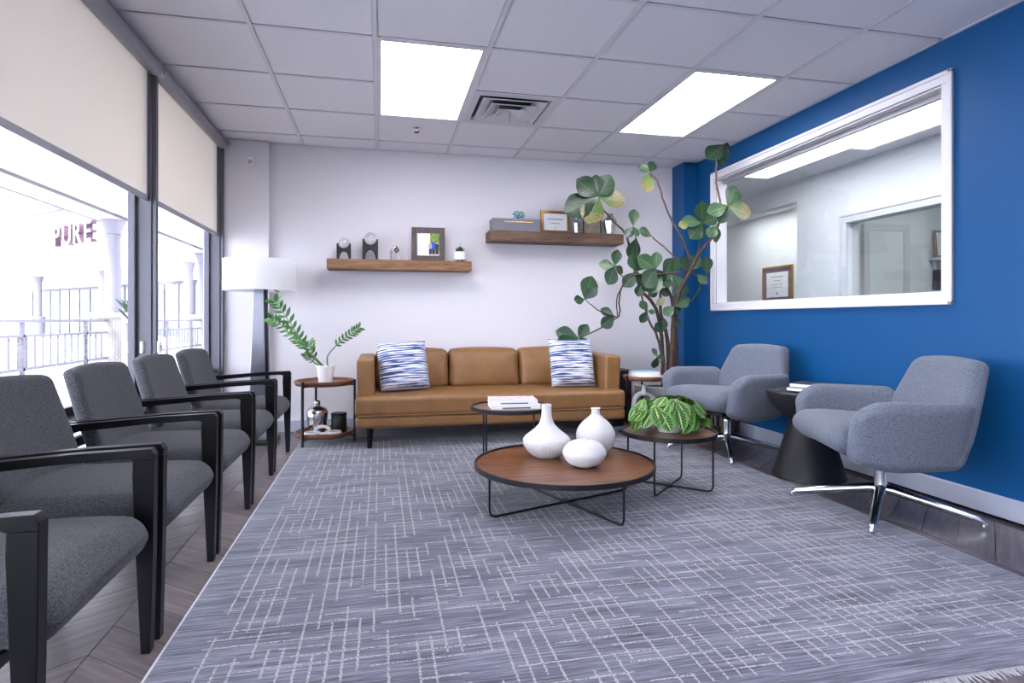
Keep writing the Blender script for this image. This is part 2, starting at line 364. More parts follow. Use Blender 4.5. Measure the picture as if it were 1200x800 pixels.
def link(name, me, parent=None, loc=None, rot=None):
    o = bpy.data.objects.new(name, me); C.objects.link(o)
    if parent: o.parent = parent
    if loc is not None: o.location = loc
    if rot is not None: o.rotation_euler = rot
    return o
def tag(o, label=None, cat=None, group=None, kind=None):
    if label: o['label'] = label
    if cat: o['category'] = cat
    if group: o['group'] = group
    if kind: o['kind'] = kind
    return o
def thing(name, label, cat, loc=(0, 0, 0), rz=0, group=None):
    o = bpy.data.objects.new(name, None); C.objects.link(o); o.empty_display_size = .1
    o.location = loc; o.rotation_euler = (0, 0, rz); return tag(o, label, cat, group)
def copy_tree(o, parent=None, label=None):
    c = o.copy(); C.objects.link(c); c.parent = parent
    if label: c['label'] = label
    for ch in list(o.children): copy_tree(ch, c)
    return c
def S(o): return tag(o, kind='structure')
def smoothpath(pts, k=4):
    pts = [Vector(p) for p in pts]; out = []
    for i in range(len(pts) - 1):
        p0, p1, p2, p3 = pts[max(i - 1, 0)], pts[i], pts[i + 1], pts[min(i + 2, len(pts) - 1)]
        for j in range(k):
            t = j / k
            out.append(.5 * ((2 * p1) + (p2 - p0) * t + (2 * p0 - 5 * p1 + 4 * p2 - p3) * t * t + (3 * p1 - p0 - 3 * p2 + p3) * t ** 3))
    out.append(pts[-1]); return out
def text_mesh(txt, size, depth, mat, name):
    cu = bpy.data.curves.new(name, 'FONT'); cu.body = txt; cu.size = size; cu.extrude = depth; cu.align_x = 'LEFT'
    o = bpy.data.objects.new(name, cu); C.objects.link(o); dg = bpy.context.evaluated_depsgraph_get()
    me = bpy.data.meshes.new_from_object(o.evaluated_get(dg)); bpy.data.objects.remove(o); bpy.data.curves.remove(cu)
    me.materials.clear(); me.materials.append(M[mat]); return me

# ================================================================== THE ROOM
floor = S(G().box(-1.42, 3.0, YF, YB + .1, -.12, -.012).obj('floor', 'subfloor'))
def clip(poly, x0, x1, y0, y1):
    for ax, val, sg in ((0, x0, 1), (0, x1, -1), (1, y0, 1), (1, y1, -1)):
        out = []
        for i in range(len(poly)):
            a, b2 = poly[i - 1], poly[i]; da, db = sg * (a[ax] - val), sg * (b2[ax] - val)
            if (da >= 0) != (db >= 0):
                t = da / (da - db); out.append((a[0] + (b2[0] - a[0]) * t, a[1] + (b2[1] - a[1]) * t))
            if db >= 0: out.append(b2)
        poly = out
        if not poly: return []
    return poly
CW, PITCH, RISE = .45, .165, .36
ncol = 0
for k in range(-1, 9):
    xa = -.803 + (k - 1) * CW + 0.0; xb = xa + CW; sgn = 1 if k % 2 == 0 else -1
    y = .4 - RISE
    while y < YB + .4:
        ga = .0016
        ya, yb2 = (y, y + RISE) if sgn > 0 else (y + RISE, y)
        poly = [(xa + ga, ya + ga), (xb - ga, yb2 + ga), (xb - ga, yb2 + PITCH - ga), (xa + ga, ya + PITCH - ga)]
        poly = clip(poly, XL + .01, XR - .002, .4, YB - .002); y += PITCH
        if len(poly) < 3: continue
        if all(-.5 < p[0] < 2.15 and 1.4 < p[1] < 4.7 for p in poly): continue
        cx = sum(p[0] for p in poly) / len(poly); cy = sum(p[1] for p in poly) / len(poly)
        ang = math.atan2(RISE * sgn, CW); ca, sa = math.cos(-ang), math.sin(-ang)
        lp = [((p[0] - cx) * ca - (p[1] - cy) * sa, (p[0] - cx) * sa + (p[1] - cy) * ca) for p in poly]
        area = .5 * sum(lp[i - 1][0] * lp[i][1] - lp[i][0] * lp[i - 1][1] for i in range(len(lp)))
        if abs(area) < .0008: continue
        G().prism(lp, 'z', -.012, random.uniform(-.0006, 0)).obj('plank', 'plank', floor, loc=(cx, cy, 0), rot=(0, 0, ang)); ncol += 1
def stretch_plank():
    m = M['plank']; mp = [x for x in m.node_tree.nodes if x.type == 'MAPPING'][0]; mp.inputs['Scale'].default_value = (2, 22, 1)
    n, l = m.node_tree.nodes, m.node_tree.links
    oi = n.new('ShaderNodeObjectInfo'); cb = n.new('ShaderNodeCombineXYZ'); l.new(mnode(n, l, 'MULTIPLY', oi.outputs['Random'], 40), cb.inputs[0]); l.new(cb.outputs[0], mp.inputs['Location'])
stretch_plank()
S(G().box(-1.42, 3.0, YF - .1, YF, 0, CEIL + .1).obj('wall_behind', 'wall'))
S(G().box(-1.42, 3.0, YB, YB + .1, 0, CEIL + .1).obj('wall_back', 'wall'))
S(G().box(-1.25, -.902, YB - .068, YB, 0, CEIL).obj('wall_pilaster', 'wall'))
S(G().box(2.762, XR, YB - .225, YB, 0, CEIL).obj('wall_blue_pier', 'blue', bevel=.002))
# right wall with its interior window opening
WY0, WY1, WZ0, WZ1 = 2.565, 4.736, 1.083, 2.183
g = G().box(XR, XR + .1, YF, WY0, 0, CEIL + .1).box(XR, XR + .1, WY1, YB, 0, CEIL + .1).box(XR, XR + .1, WY0, WY1, 0, WZ0).box(XR, XR + .1, WY0, WY1, WZ1, CEIL + .1)
S(g.obj('wall_right', 'blue'))
# baseboards
S(G().prism([(YB - .068, 0), (YB - .080, 0), (YB - .078, .088), (YB - .072, .094), (YB - .068, .094)], 'x', -1.24, -.902).obj('baseboard_pilaster', 'bluegrey_base'))
S(G().prism([(YB, 0), (YB - .012, 0), (YB - .010, .088), (YB - .004, .094), (YB, .094)], 'x', -.902, 2.76).obj('baseboard_back', 'bluegrey_base'))
S(G().prism([(XR, 0), (XR - .014, 0), (XR - .012, .092), (XR - .005, .10), (XR, .10)], 'y', YF, YB - .225).obj('baseboard_right', 'bluegrey_base'))
# interior window: casing + glass
win = S(G().box(XR + .080, XR + .086, WY0, WY1, WZ0, WZ1).obj('window_1', 'glass_in'))
def casing(parent, mat, x, y0, y1, z0, z1, wd, th, d=-1):
    for nm, (a, b2, c2, d2) in (('casing', (y0 - wd, y1 + wd, z1, z1 + wd)), ('casing', (y0 - wd, y1 + wd, z0 - wd, z0)), ('casing', (y0 - wd, y0, z0, z1)), ('casing', (y1, y1 + wd, z0, z1))):
        xs = sorted((x, x + d * th)); G().box(xs[0], xs[1], a, b2, c2, d2).obj(nm, mat, parent, bevel=.004)
        hz = (b2 - a) > (d2 - c2)                        # raised outer bead
        xs = sorted((x, x + d * (th + .008)))
        if hz: zz = (d2 - .022, d2) if c2 >= z1 else (c2, c2 + .022); G().box(xs[0], xs[1], a, b2, zz[0], zz[1]).obj('casing_bead', mat, parent, bevel=.005)
        else: yy = (a, a + .022) if b2 <= y0 else (b2 - .022, b2); G().box(xs[0], xs[1], yy[0], yy[1], c2 - wd, d2 + wd).obj('casing_bead', mat, parent, bevel=.005)
casing(win, 'white_paint', XR, WY0, WY1, WZ0, WZ1, .062, .016)
for (a, b2, c2, d2) in ((WY0, WY1, WZ1 - .010, WZ1), (WY0, WY1, WZ0, WZ0 + .010), (WY0, WY0 + .010, WZ0, WZ1), (WY1 - .010, WY1, WZ0, WZ1)):
    G().box(XR + .0, XR + .10, a, b2, c2, d2).obj('window_stop', 'white_paint', win, bevel=.003)
G().box(XR + .055, XR + .079, WY0 + .01, WY1 - .01, WZ1 - .045, WZ1 - .01).obj('blind_rail', 'bar', win, bevel=.003)

# ceiling: slab, grid bars, tiles
ceil = S(G().box(-1.42, 3.0, YF, YB + .1, CEIL + .03, CEIL + .1).obj('ceiling', 'plenum'))
GX = [-.0302 + .61 * k for k in range(-2, 5)]; GY = [3.178 + .61 * k for k in range(-9, 4)]
GYv = [YF] + GY + [YB]; GXv = [-1.30] + GX[1:] + [XR]
lights = {(0, 0): 1, (0, 1): 1, (3, 0): 1, (3, 1): 1, (0, -5): 1, (0, -4): 1, (3, -5): 1, (3, -4): 1}
skip = set(lights) | {(1, 1)}
for i in range(len(GXv) - 1):
    for j in range(len(GYv) - 1):
        kx = i - 2; ky = j - 10
        if (kx, ky) in skip: continue
        g_ = .0135
        a, b2, c2, d2 = GXv[i] + g_, GXv[i + 1] - g_, GYv[j] + g_, GYv[j + 1] - g_
        if i == len(GXv) - 2: b2 += g_ - .004
        if j == len(GYv) - 2: d2 += g_ - .004
        G().box(a, b2, c2, d2, CEIL + .006, CEIL + .022).obj('ceiling_tile', 'tile', ceil)
for x in GX[1:]: G().box(x - .012, x + .012, YF, YB, CEIL + .001, CEIL + .004).box(x - .002, x + .002, YF, YB, CEIL + .004, CEIL + .03).obj('grid_bar', 'gridbar', ceil)
for y in GY:
    for i in range(len(GXv) - 1):
        ky = round((y - 3.178) / .61); kx = i - 2
        if (kx, ky) in lights and (kx, ky - 1) in lights: continue
        G().box(GXv[i] + (.012 if i else 0), GXv[i + 1] - .012 * (i < len(GXv) - 2), y - .010, y + .010, CEIL + .001, CEIL + .004).obj('grid_bar', 'gridbar', ceil)
G().box(XR - .02, XR, YF, YB - .225, CEIL + .001, CEIL + .004).obj('wall_angle', 'gridbar', ceil)
G().box(-.902, 2.76, YB - .02, YB, CEIL + .001, CEIL + .004).obj('wall_angle', 'gridbar', ceil)

# window wall on the left: structure
S(G().box(-1.42, -1.30, YF, YB, 2.36, CEIL + .1).obj('wall_window_head', 'wall'))
ML = [5.165, 3.705, 2.205, .705, -.795, -2.295]  # bays past the third mullion are unseen, added unshaded to let in daylight
w2 = S(G().box(-1.352, -1.346, ML[-1] + .05, ML[0], .52, 2.36).obj('window_2', 'glass'))
for y in ML:
    G().box(-1.372, -1.262, y, y + .052, 0, 2.36).obj('mullion', 'alu', w2, bevel=.004)
    G().box(-1.262, -1.240, y + .010, y + .042, 0, 2.36).obj('mullion_cap', 'alu', w2, bevel=.003)
    G().box(-1.372, -1.335, y - .030, y, .52, 2.36).obj('sash_stile', 'alu', w2, bevel=.003)
    G().box(-1.372, -1.335, y + .052, y + .080, .52, 2.36).obj('sash_stile', 'alu', w2, bevel=.003)
for a, b2 in zip(ML[1:], ML[:-1]):
    G().box(-1.39, -1.268, a + .052, b2, .458, .520).obj('window_sill', 'alu', w2, bevel=.005)
    G().box(-1.372, -1.33, a + .08, b2 - .03, .52, .56).obj('bottom_rail', 'alu', w2, bevel=.003)
    G().box(-1.39, -1.268, a + .052, b2, 0, .075).obj('bottom_rail', 'alu', w2, bevel=.004)
    G().box(-1.352, -1.346, a + .052, b2, .075, .458).obj('lower_pane', 'glass', w2)
for y, xx in ((ML[1] - .001, -1.318), (ML[1] + .026, -1.2395)):
    G().box(xx, xx + .018, y - .016, y + .016, .752, .822).obj('window_latch', 'sensor', w2, bevel=.006)
    G().box(xx + .016, xx + .024, y - .006, y + .006, .775, .800).obj('latch_keyhole', 'bar', w2, bevel=.002)

# ================================================================== OUTSIDE THE WINDOW
S(G().box(-8.6, -1.42, -6, 24, -.10, 0).obj('floor_walkway', 'pave'))
S(G().box(-120, -8.6, -60, 120, -.9, -.8).obj('floor_parking_lot', 'asphalt'))
S(G().box(-6.0, -1.42, -6, 24, 3.12, 3.3).obj('ceiling_walkway_soffit', 'soffit'))
canopy = thing('walkway_beam', 'long pale beam carried by the columns of the covered walkway outside', 'beam', (-5.65, 9, 3.08))
G().box(-.30, .30, -15, 15, 0, .9).obj('beam_body', 'soffit', canopy)
G().box(.30, .33, -15, 15, -.01, .05).obj('trim_strip', 'beam_line', canopy)
G().box(-.35, -.30, -15, 15, -.01, .04).obj('trim_strip', 'beam_line', canopy)
def pier(loc, lab):
    t = thing('column_pier', lab, 'column', loc, 0, 'walkway columns')
    G().box(-.26, .26, -.26, .26, 0, 1.0).obj('pier_base', 'brick', t, bevel=.01)
    G().box(-.33, .33, -.33, .33, 1.0, 1.09).obj('pier_cap', 'stucco', t, bevel=.02)
    G().lathe([(.22, 1.09), (.22, 1.14), (.18, 1.17), (.160, 1.3), (.150, 2.70), (.172, 2.72), (.172, 2.76), (.155, 2.78), (.165, 2.86), (.21, 2.99), (.235, 3.04), (.235, 3.08), (0, 3.08)], 28).obj('shaft', 'outcol', t, smooth=40)
    return t
pier((-5.62, 14.3, 0), 'round walkway column on a pale brick pier at the railing corner, fern behind')
pier((-5.62, 20.9, 0), 'round walkway column seen through the rear window bay')
def railing(y0, y1, lab):
    t = thing('railing', lab, 'railing', (-5.62, (y0 + y1) / 2, 0), 0, 'walkway railings'); L = (y1 - y0) / 2
    for z0, z1, wd in ((.90, .95, .04), (.66, .70, .03), (.12, .17, .03)): G().box(-wd, wd, -L, L, z0, z1).obj('rail', 'rail', t)
    n = int((y1 - y0) / .24); me = G().box(-.012, .012, -.012, .012, .17, .66).mesh('baluster', 'rail')
    for i in range(1, n): link('baluster', me, t, (0, -L + 2 * L * i / n, 0))
    for yy in (-L + .9, 0, L - .9): G().box(-.03, .03, -.03, .03, 0, .899).obj('post', 'rail', t, loc=(0, yy, 0))
railing(8.0, 14.0, 'grey metal railing with slim balusters running up to the brick pier'); railing(14.62, 20.6, 'grey metal railing beyond the brick pier toward the far column')
# plant by the pier
fern = thing('potted_fern', 'leafy green fern beside the brick pier outside', 'plant', (-4.80, 13.25, 0))
G().lathe([(.14, 0), (.17, .85), (.20, .86), (.18, .88), (0, .86)], 18).obj('pot', 'outcol', fern, smooth=40)
def leafmesh(name, mat, L=1., W=.7, peak=.62, nx=4, ny=8, cup=.10, droop=.15, wave=0., pw=1.0):
    vs, fs, uv = [], [], []
    for j in range(ny + 1):
        t = j / ny
        a = math.log(.5) / math.log(peak); wdt = max(0., math.sin(math.pi * t ** a)) ** pw * W / 2
        for i in range(nx + 1):
            q = 2 * i / nx - 1
            vs.append((q * wdt, t * L, -cup * (1 - q * q) * wdt * 1.2 - droop * t * t * L + wave * math.sin(9 * t + 2 * q) * abs(q) * L)); uv.append((i / nx, t))
    for j in range(ny):
        for i in range(nx): a = j * (nx + 1) + i; fs.append((a, a + 1, a + nx + 2, a + nx + 1))
    me = bpy.data.meshes.new(name); me.from_pydata(vs, [], fs); ul = me.uv_layers.new(name='UVMap')
    for lp in me.loops: ul.data[lp.index].uv = uv[lp.vertex_index]
    me.materials.append(M[mat]); me.shade_smooth(); return me
def place_leaf(me, name, parent, p0, p1, nrm, wscale=1.):
    p0, p1 = Vector(p0), Vector(p1); y = p1 - p0; L = y.length; y.normalize(); nrm = Vector(nrm)
    z = nrm - y * nrm.dot(y); z = z.normalized() if z.length > 1e-5 else y.orthogonal().normalized(); x = y.cross(z)
    o = bpy.data.objects.new(name, me); C.objects.link(o); o.parent = parent
    o.matrix_local = Matrix(((x.x * L * wscale, y.x * L, z.x * L, p0.x), (x.y * L * wscale, y.y * L, z.y * L, p0.y), (x.z * L * wscale, y.z * L, z.z * L, p0.z), (0, 0, 0, 1)))
    return o
fl = leafmesh('frond', 'bush', W=.22, peak=.5, droop=.25)
for i in range(40):
    a = i * 2.4; r = random.uniform(.18, .42); z = random.uniform(1.0, 1.45)
    place_leaf(fl, 'frond', fern, (r * .3 * math.cos(a), r * .3 * math.sin(a), .86 + .05 * (i % 6)), (r * math.cos(a), r * math.sin(a), z), (-math.cos(a), -math.sin(a), 1.2))
# far building at forty-five degrees
FD = Vector((.7071, -.7071, 0)); FN = Vector((.7071, .7071, 0))
far = thing('store_building', 'white single storey shop wing with columns and storefront windows across the lot', 'building', (-18.6, 37.9, -.8), R(-45))
G().box(-16, 22, -.5, .5, 4.15, 7.5).obj('fascia', 'stucco', far)
G().box(-16, 22, .5, 3.2, 4.15, 4.3).obj('soffit', 'stucco', far)
G().box(-16, 22, 3.0, 3.2, 0, 4.2).obj('wall', 'stucco', far)
G().box(-16, 22, 3.2, 12, 0, 7.0).obj('building_mass', 'stucco', far)
G().box(-16, 22, -.75, -.5, 7.3, 7.5).obj('cornice', 'rail', far)
G().box(-16, 22, -1, 3, 0, .8).obj('plinth', 'pave', far)
for i, xx in enumerate([-9.42 + 1.42 * k for k in range(0, 16)]):
    pn = G().box(xx, xx + 1.32, 2.93, 2.99, .9, 3.6).obj('window_pane', 'storeglass', far)
    G().box(xx - .10, xx, 2.90, 3.0, .8, 3.7).obj('window_bar', 'rail', far)
G().box(-9.52, 13.4, 2.88, 3.0, 3.6, 3.75).obj('window_head', 'rail', far)
for xx in (-7.6, 0, 7.6, 15.2):
    G().lathe([(.32, .8), (.32, 1.9), (.19, 1.95), (.17, 3.8), (.22, 4.0), (.26, 4.15), (0, 4.15)], 20, (xx, .0, 0)).obj('column', 'outcol', far, smooth=40)
sx = 4.1
for ch, adv in (('P', 1.05), ('U', 1.2), ('R', 1.2), ('E', 1.5), ('Y', 1.2)):
    me = text_mesh(ch, 1.45, .13, 'maroon', 'sign_letter'); o = link('sign_letter', me, far, (sx, -.66, 5.45), (R(90), 0, 0)); o.scale = (1.05, 1, 1)
    fc = text_mesh(ch, 1.45, .01, 'stucco', 'letter_face'); o2 = link('letter_face', fc, o, (.0, .0, .14)); sx += adv

# ================================================================== ROOMS BEYOND THE INTERIOR WINDOW
RX = 4.32
S(G().box(3.0, 7.2, .8, 9.2, -.1, 0).obj('floor_corridor', 'subfloor'))
S(G().box(3.0, 7.2, .8, 9.2, CEIL, CEIL + .1).obj('ceiling_corridor', 'tile'))
S(G().box(3.0, 7.2, .7, .8, 0, CEIL).obj('wall_corridor_near', 'paleroom'))
S(G().box(3.0, 7.2, 9.2, 9.3, 0, CEIL).obj('wall_corridor_end', 'paleroom'))
S(G().box(7.2, 7.3, .7, 9.3, 0, CEIL).obj('wall_office_far', 'paleroom'))
S(G().box(2.95, 3.0, YB + .1, 9.2, 0, CEIL).obj('wall_corridor_side', 'paleroom'))
OY, NY0, NY1, NZ0, NZ1 = 5.50, 2.6, 4.80, .9, 1.86
g = G().box(RX, RX + .12, .8, NY0, 0, CEIL).box(RX, RX + .12, NY1, OY, 0, CEIL).box(RX, RX + .12, NY0, NY1, 0, NZ0).box(RX, RX + .12, NY0, NY1, NZ1, CEIL).box(RX, RX + .12, OY, 9.2, 2.2, CEIL)
S(g.obj('wall_corridor_papered', 'wallpaper'))
w3 = S(G().box(RX + .05, RX + .056, NY0, NY1, NZ0, NZ1).obj('window_3', 'glass_in')); casing(w3, 'white_paint', RX, NY0, NY1, NZ0, NZ1, .08, .018)
S(G().box(RX + .12, 7.2, OY - .12, OY, 0, CEIL).obj('wall_office_side', 'paleroom'))
S(G().box(5.35, 5.45, OY, 9.2, 0, CEIL).obj('wall_hall_back', 'paleroom'))
S(G().box(6.9, 7.0, .8, OY - .12, 0, CEIL).obj('wall_office_back', 'paleroom'))
d1 = S(G().box(5.08, 5.52, OY - .15, OY - .12, 0, 1.90).obj('door_1', 'paleroom'))
for xx in (5.01, 5.52): G().box(xx, xx + .07, OY - .165, OY - .12, 0, 1.97).obj('door_casing', 'white_paint', d1)
G().box(5.08, 5.52, OY - .165, OY - .12, 1.90, 1.97).obj('door_casing', 'white_paint', d1)
def troffer(name, lab, x0, x1, y0, y1, z, grp=None, st='panel'):
    t = thing(name, lab, 'ceiling light', ((x0 + x1) / 2, (y0 + y1) / 2, z), 0, grp); hx, hy = (x1 - x0) / 2, (y1 - y0) / 2
    for a, b2, c2, d2 in ((-hx, hx, -hy, -hy + .022), (-hx, hx, hy - .022, hy), (-hx, -hx + .022, -hy + .022, hy - .022), (hx - .022, hx, -hy + .022, hy - .022)):
        G().box(a, b2, c2, d2, -.002, .02).obj('frame_bar', 'gridbar', t)
    G().box(-hx + .022, hx - .022, -hy + .022, hy - .022, .002, .014).obj('diffuser', st, t); return t
troffer('ceiling_light', 'lit white panel light in the ceiling beside the square air vent', -.018, .568, 3.190, 4.386, CEIL + .004)
troffer('ceiling_light', 'lit white panel light in the ceiling next to the blue wall window', 1.812, 2.398, 3.190, 4.386, CEIL + .004)
troffer('ceiling_light', 'lit panel light in the ceiling over the near end of the rug, window side', -.018, .568, 3.19 - 3.05, 4.386 - 3.05, CEIL + .004)
troffer('ceiling_light', 'lit panel light in the ceiling over the near end of the rug, blue wall side', 1.812, 2.398, 3.19 - 3.05, 4.386 - 3.05, CEIL + .004)
troffer('ceiling_light', 'long lit light strip in the corridor ceiling behind the interior window', 3.30, 3.9, 2.2, 5.4, CEIL - .02, st='panel_dim')
troffer('ceiling_light', 'lit panel in the office ceiling behind the papered wall', 5.0, 5.6, 2.6, 4.6, CEIL - .02, st='panel_dim')
troffer('ceiling_light', 'added fill light panel in the hall ceiling above the gold framed certificate', 4.6, 5.1, 6.0, 7.8, CEIL - .02, st='panel_dim')  # panel added and sized to brighten the hall
# certificate on hall wall, office shelves
def frame_thing(name, lab, cat, loc, rz, wdt, hgt, fw, th, fmat, inner, tilt=0, matw=0, matm=None, bars=None, rx=0):
    t = thing(name, lab, cat, loc, rz); t.rotation_euler = (rx, 0, rz)
    for a, b2, c2, d2 in ((-wdt / 2, wdt / 2, 0, fw), (-wdt / 2, wdt / 2, hgt - fw, hgt), (-wdt / 2, -wdt / 2 + fw, fw, hgt - fw), (wdt / 2 - fw, wdt / 2, fw, hgt - fw)):
        G().box(a, b2, -th, 0, c2, d2).obj('frame_bar', fmat, t, bevel=.002)
    G().box(-wdt / 2 + fw, wdt / 2 - fw, -th * .5, 0, fw, hgt - fw).obj('mat_board' if matm else 'print', matm or inner, t)
    if matm: G().box(-wdt / 2 + fw + matw, wdt / 2 - fw - matw, -th * .62, -th * .5, fw + matw, hgt - fw - matw).obj('print', inner, t)
    for (x0, x1, z0, z1) in (bars or []): G().box(x0 * wdt, x1 * wdt, -th * .66, -th * .6, z0 * hgt, z1 * hgt).obj('print_line', 'ink', t)
    return t
dl = [(-.2, .2, .70, .73), (-.12, .12, .60, .62), (-.18, .18, .50, .515), (-.15, .15, .42, .435), (-.04, .04, .22, .30)]
frame_thing('framed_certificate', 'gold framed certificate with purple mat hung on the hall wall', 'certificate', (5.35, 7.19, 1.17), R(-90), .62, .51, .035, .03, 'gold', 'paper', matw=.05, matm='purplemat', bars=dl)
OW = OY - .12
for z in (1.26, 1.62):
    sh = thing('wall_shelf', 'white office shelf seen through two panes, %s' % ('holding dark binders' if z < 1.5 else 'holding a framed diploma'), 'shelf', (6.15, OW, z))
    G().box(-.27, .5, -.22, 0, -.03, 0).obj('board', 'white_paint', sh, bevel=.003)
    for xx in (-.2, .4): G().box(xx - .012, xx + .012, -.04, 0, -.12, -.03).obj('bracket', 'white_paint', sh)
frame_thing('framed_diploma', 'thin gold framed diploma leaning on the upper office shelf', 'certificate', (6.10, OW - .05, 1.6205), R(4), .40, .30, .022, .02, 'gold', 'paper', rx=R(-5), bars=dl)
for i in range(3):
    bnd = thing('binder', 'dark office binder standing in a row on the lower shelf', 'binder', (5.95 + i * .075, OW - .11, 1.2605), 0, 'binders on the office shelf')
    G().box(-.03, .03, -.09, .09, 0, .23).obj('cover', 'navycloth', bnd, bevel=.004); G().box(-.018, .018, -.093, -.09, .12, .19).obj('spine_label', 'paper', bnd)

# ================================================================== CEILING AND WALL FIXTURES
vt = thing('air_vent', 'square white air diffuser vent with nested louvres in the ceiling', 'vent', (.885, 4.093, CEIL + .004))
def sqring(o_, i_, zo, zi, th=.004):
    g2 = G(); a = [(-o_, -o_), (o_, -o_), (o_, o_), (-o_, o_)]; b2 = [(-i_, -i_), (i_, -i_), (i_, i_), (-i_, i_)]
    vs2 = [(*p, zo) for p in a] + [(*p, zi) for p in b2] + [(*p, zo + th) for p in a] + [(*p, zi + th) for p in b2]; fs2 = []
    for k in range(4):
        k1 = (k + 1) % 4; fs2 += [(k, k1, 4 + k1, 4 + k), (8 + k, 12 + k, 12 + k1, 8 + k1), (k, 8 + k, 8 + k1, k1), (4 + k, 4 + k1, 12 + k1, 12 + k)]
    return g2.add(vs2, fs2)
sqring(.295, .245, -.002, -.002).obj('vent_frame', 'ventpaint', vt)
G().box(-.25, .25, -.25, .25, .022, .025).obj('duct', 'ventdark', vt)
sqring(.245, .235, 0, .024).obj('vent_throat', 'ventpaint', vt)
for o_, i_, z in ((.222, .135, -.010), (.158, .080, -.020), (.095, .006, -.030)): sqring(o_, i_, z, z + .026).obj('louvre', 'ventpaint', vt)
G().tube([(0, -.02, -.02), (0, -.02, -.085)], .003, 6).obj('pull_cord', 'brass', vt)
sp_ = thing('sprinkler', 'small chrome fire sprinkler head hanging below a ceiling tile', 'sprinkler', (.27, 4.62, CEIL + .006))
G().lathe([(.035, 0), (.033, -.006), (.012, -.010), (.010, -.03), (0, -.03)], 16).obj('escutcheon', 'silver2', sp_, smooth=40)
G().lathe([(.020, -.032), (.020, -.036), (0, -.036)], 16).obj('deflector', 'blackm', sp_)
ms = thing('motion_sensor', 'small white motion sensor on the pilaster by the window', 'sensor', (-1.035, YB - .068, 2.235))
G().rbox((.055, .045, .075), .012, (0, -.0225, 0)).obj('housing', 'sensor', ms, smooth=60); G().box(-.016, .016, -.047, -.043, -.022, .012).obj('lens', 'lens', ms, bevel=.002)

# roller shades
def shade(y0, y1, lab):
    t = thing('roller_shade', lab, 'window shade', (-1.285, (y0 + y1) / 2, 1.62), 0, None); L = (y1 - y0) / 2; zt = CEIL - 1.62
    n = 20; prof = [(.0368 + .043 * math.cos(2 * math.pi * i / n), zt - .047 + .043 * math.sin(2 * math.pi * i / n)) for i in range(n)]
    G().prism(prof, 'y', -L - .02, L + .02).obj('roller_cover', 'bar', t, smooth=40)
    G().box(-.0006, .0006, -L, L, .02, zt - .05).obj('fabric', 'shade', t)
    G().box(-.006, .006, -L, L, -.008, .024).obj('hem_bar', 'bar', t, bevel=.003)
    for yy in (-L - .022, L + .016): G().box(.0, .07, yy, yy + .006, zt - .09, zt - .005).obj('end_bracket', 'sensor', t)
    G().tube([(.012, -L + .03, zt - .06), (.012, -L + .03, -.75)], .0018, 6).obj('pull_chain', 'silver2', t)
shade(ML[1] + .06, ML[0] - .005, 'cream roller shade in the bay next to the pilaster')
shade(ML[2] + .06, ML[1] - .005, 'wide cream roller shade in the bay behind the nearer armchairs')

# ================================================================== RUG
rug = thing('area_rug', 'large grey blue area rug with broken pale grid lines', 'rug', (0, 0, 0))
G().box(-.595, 2.27, 1.27, 4.86, .0005, .011).obj('pile', 'rug', rug)
G().box(-.603, -.595, 1.27, 4.86, .0005, .009).obj('side_binding', 'fringe', rug); G().box(2.27, 2.278, 1.27, 4.86, .0005, .009).obj('side_binding', 'fringe', rug)
g = G()
for yy, d in ((1.27, -1), (4.86, 1)):
    x = -.59
    while x < 2.265:
        L = random.uniform(.02, .04); dx = random.uniform(-.012, .012)
        g.add([(x, yy, .007), (x + .004, yy, .007), (x + .003 + dx, yy + d * L, .003), (x + dx, yy + d * L, .003), (x, yy, .002), (x + .004, yy, .002)], [(0, 1, 2, 3), (4, 3, 2, 5)]); x += .0065
tag(g.obj('fringe', 'fringe', rug), kind='stuff')

# ================================================================== ARMCHAIRS
def make_armchair():
    t = thing('armchair', 'x', 'chair', (0, 0, 0), 0, 'armchairs in a row along the window')
    for s in (-1, 1):
        y0, y1 = sorted((s * .272, s * .306))
        # front leg and arm are one bent frame side: leg and armrest as two parts
        G().prism([(.268, 0), (.292, 0), (.300, .30), (.3025, .545), (.2485, .545), (.247, .50), (.253, .33)], 'y', y0, y1).obj('front_leg', 'black', t, bevel=.002)
        G().prism([(.3025, .5452), (.303, .562), (.293, .577), (.10, .571), (-.27, .546), (-.285, .53), (-.27, .516), (.05, .543), (.215, .551), (.238, .550), (.2485, .5452)], 'y', y0, y1).obj('armrest', 'black', t, bevel=.002)
        G().prism([(-.335, 0), (-.305, 0), (-.225, .36), (-.222, .42), (-.275, .54), (-.30, .54), (-.268, .40), (-.28, .30)], 'y', y0 + .004 * (s > 0), y1 - .004 * (s < 0)).obj('rear_leg', 'black', t, bevel=.004)
    for x in (-.20, .19): G().box(x, x + .03, -.274, .274, .275, .305).obj('seat_rail', 'black', t, bevel=.003)
    def sd(q):
        x, y, z = q; fx = x / .27
        zz = z + .016 * (1 - (y / .26) ** 2) * (z > 0) + .004
        if x > .12: zz -= .012 * ((x - .12) / .15) ** 2 * (z > 0)
        if z < 0 and x > .1: zz += .012 * ((x - .1) / .17) ** 2
        return (x, y * (1 - .03 * fx * 0), zz + -.012 * fx * 0)
    G().rbox((.545, .536, .128), .060, (.034, 0, .342), 6, 5, sd).obj('seat', 'chairfab', t, smooth=80)
    def bd(q):
        x, y, z = q; k = (z + .165) / .33
        wy = y * (1.0 - .16 * max(0, (k - .35)) ** 1.3 - .05 * (1 - k))
        return (x - .10 * (k - .3) + .35 * y * y - .02, wy, z + .012 * (1 - (y / .25) ** 2) * (k > .5))
    G().rbox((.062, .53, .345), .026, (-.20, 0, .572), 8, 3, bd).obj('backrest', 'chairfab', t, smooth=80)
    G().box(-.285, -.258, -.274, .274, .43, .47).obj('back_rail', 'black', t, bevel=.003)
    return t
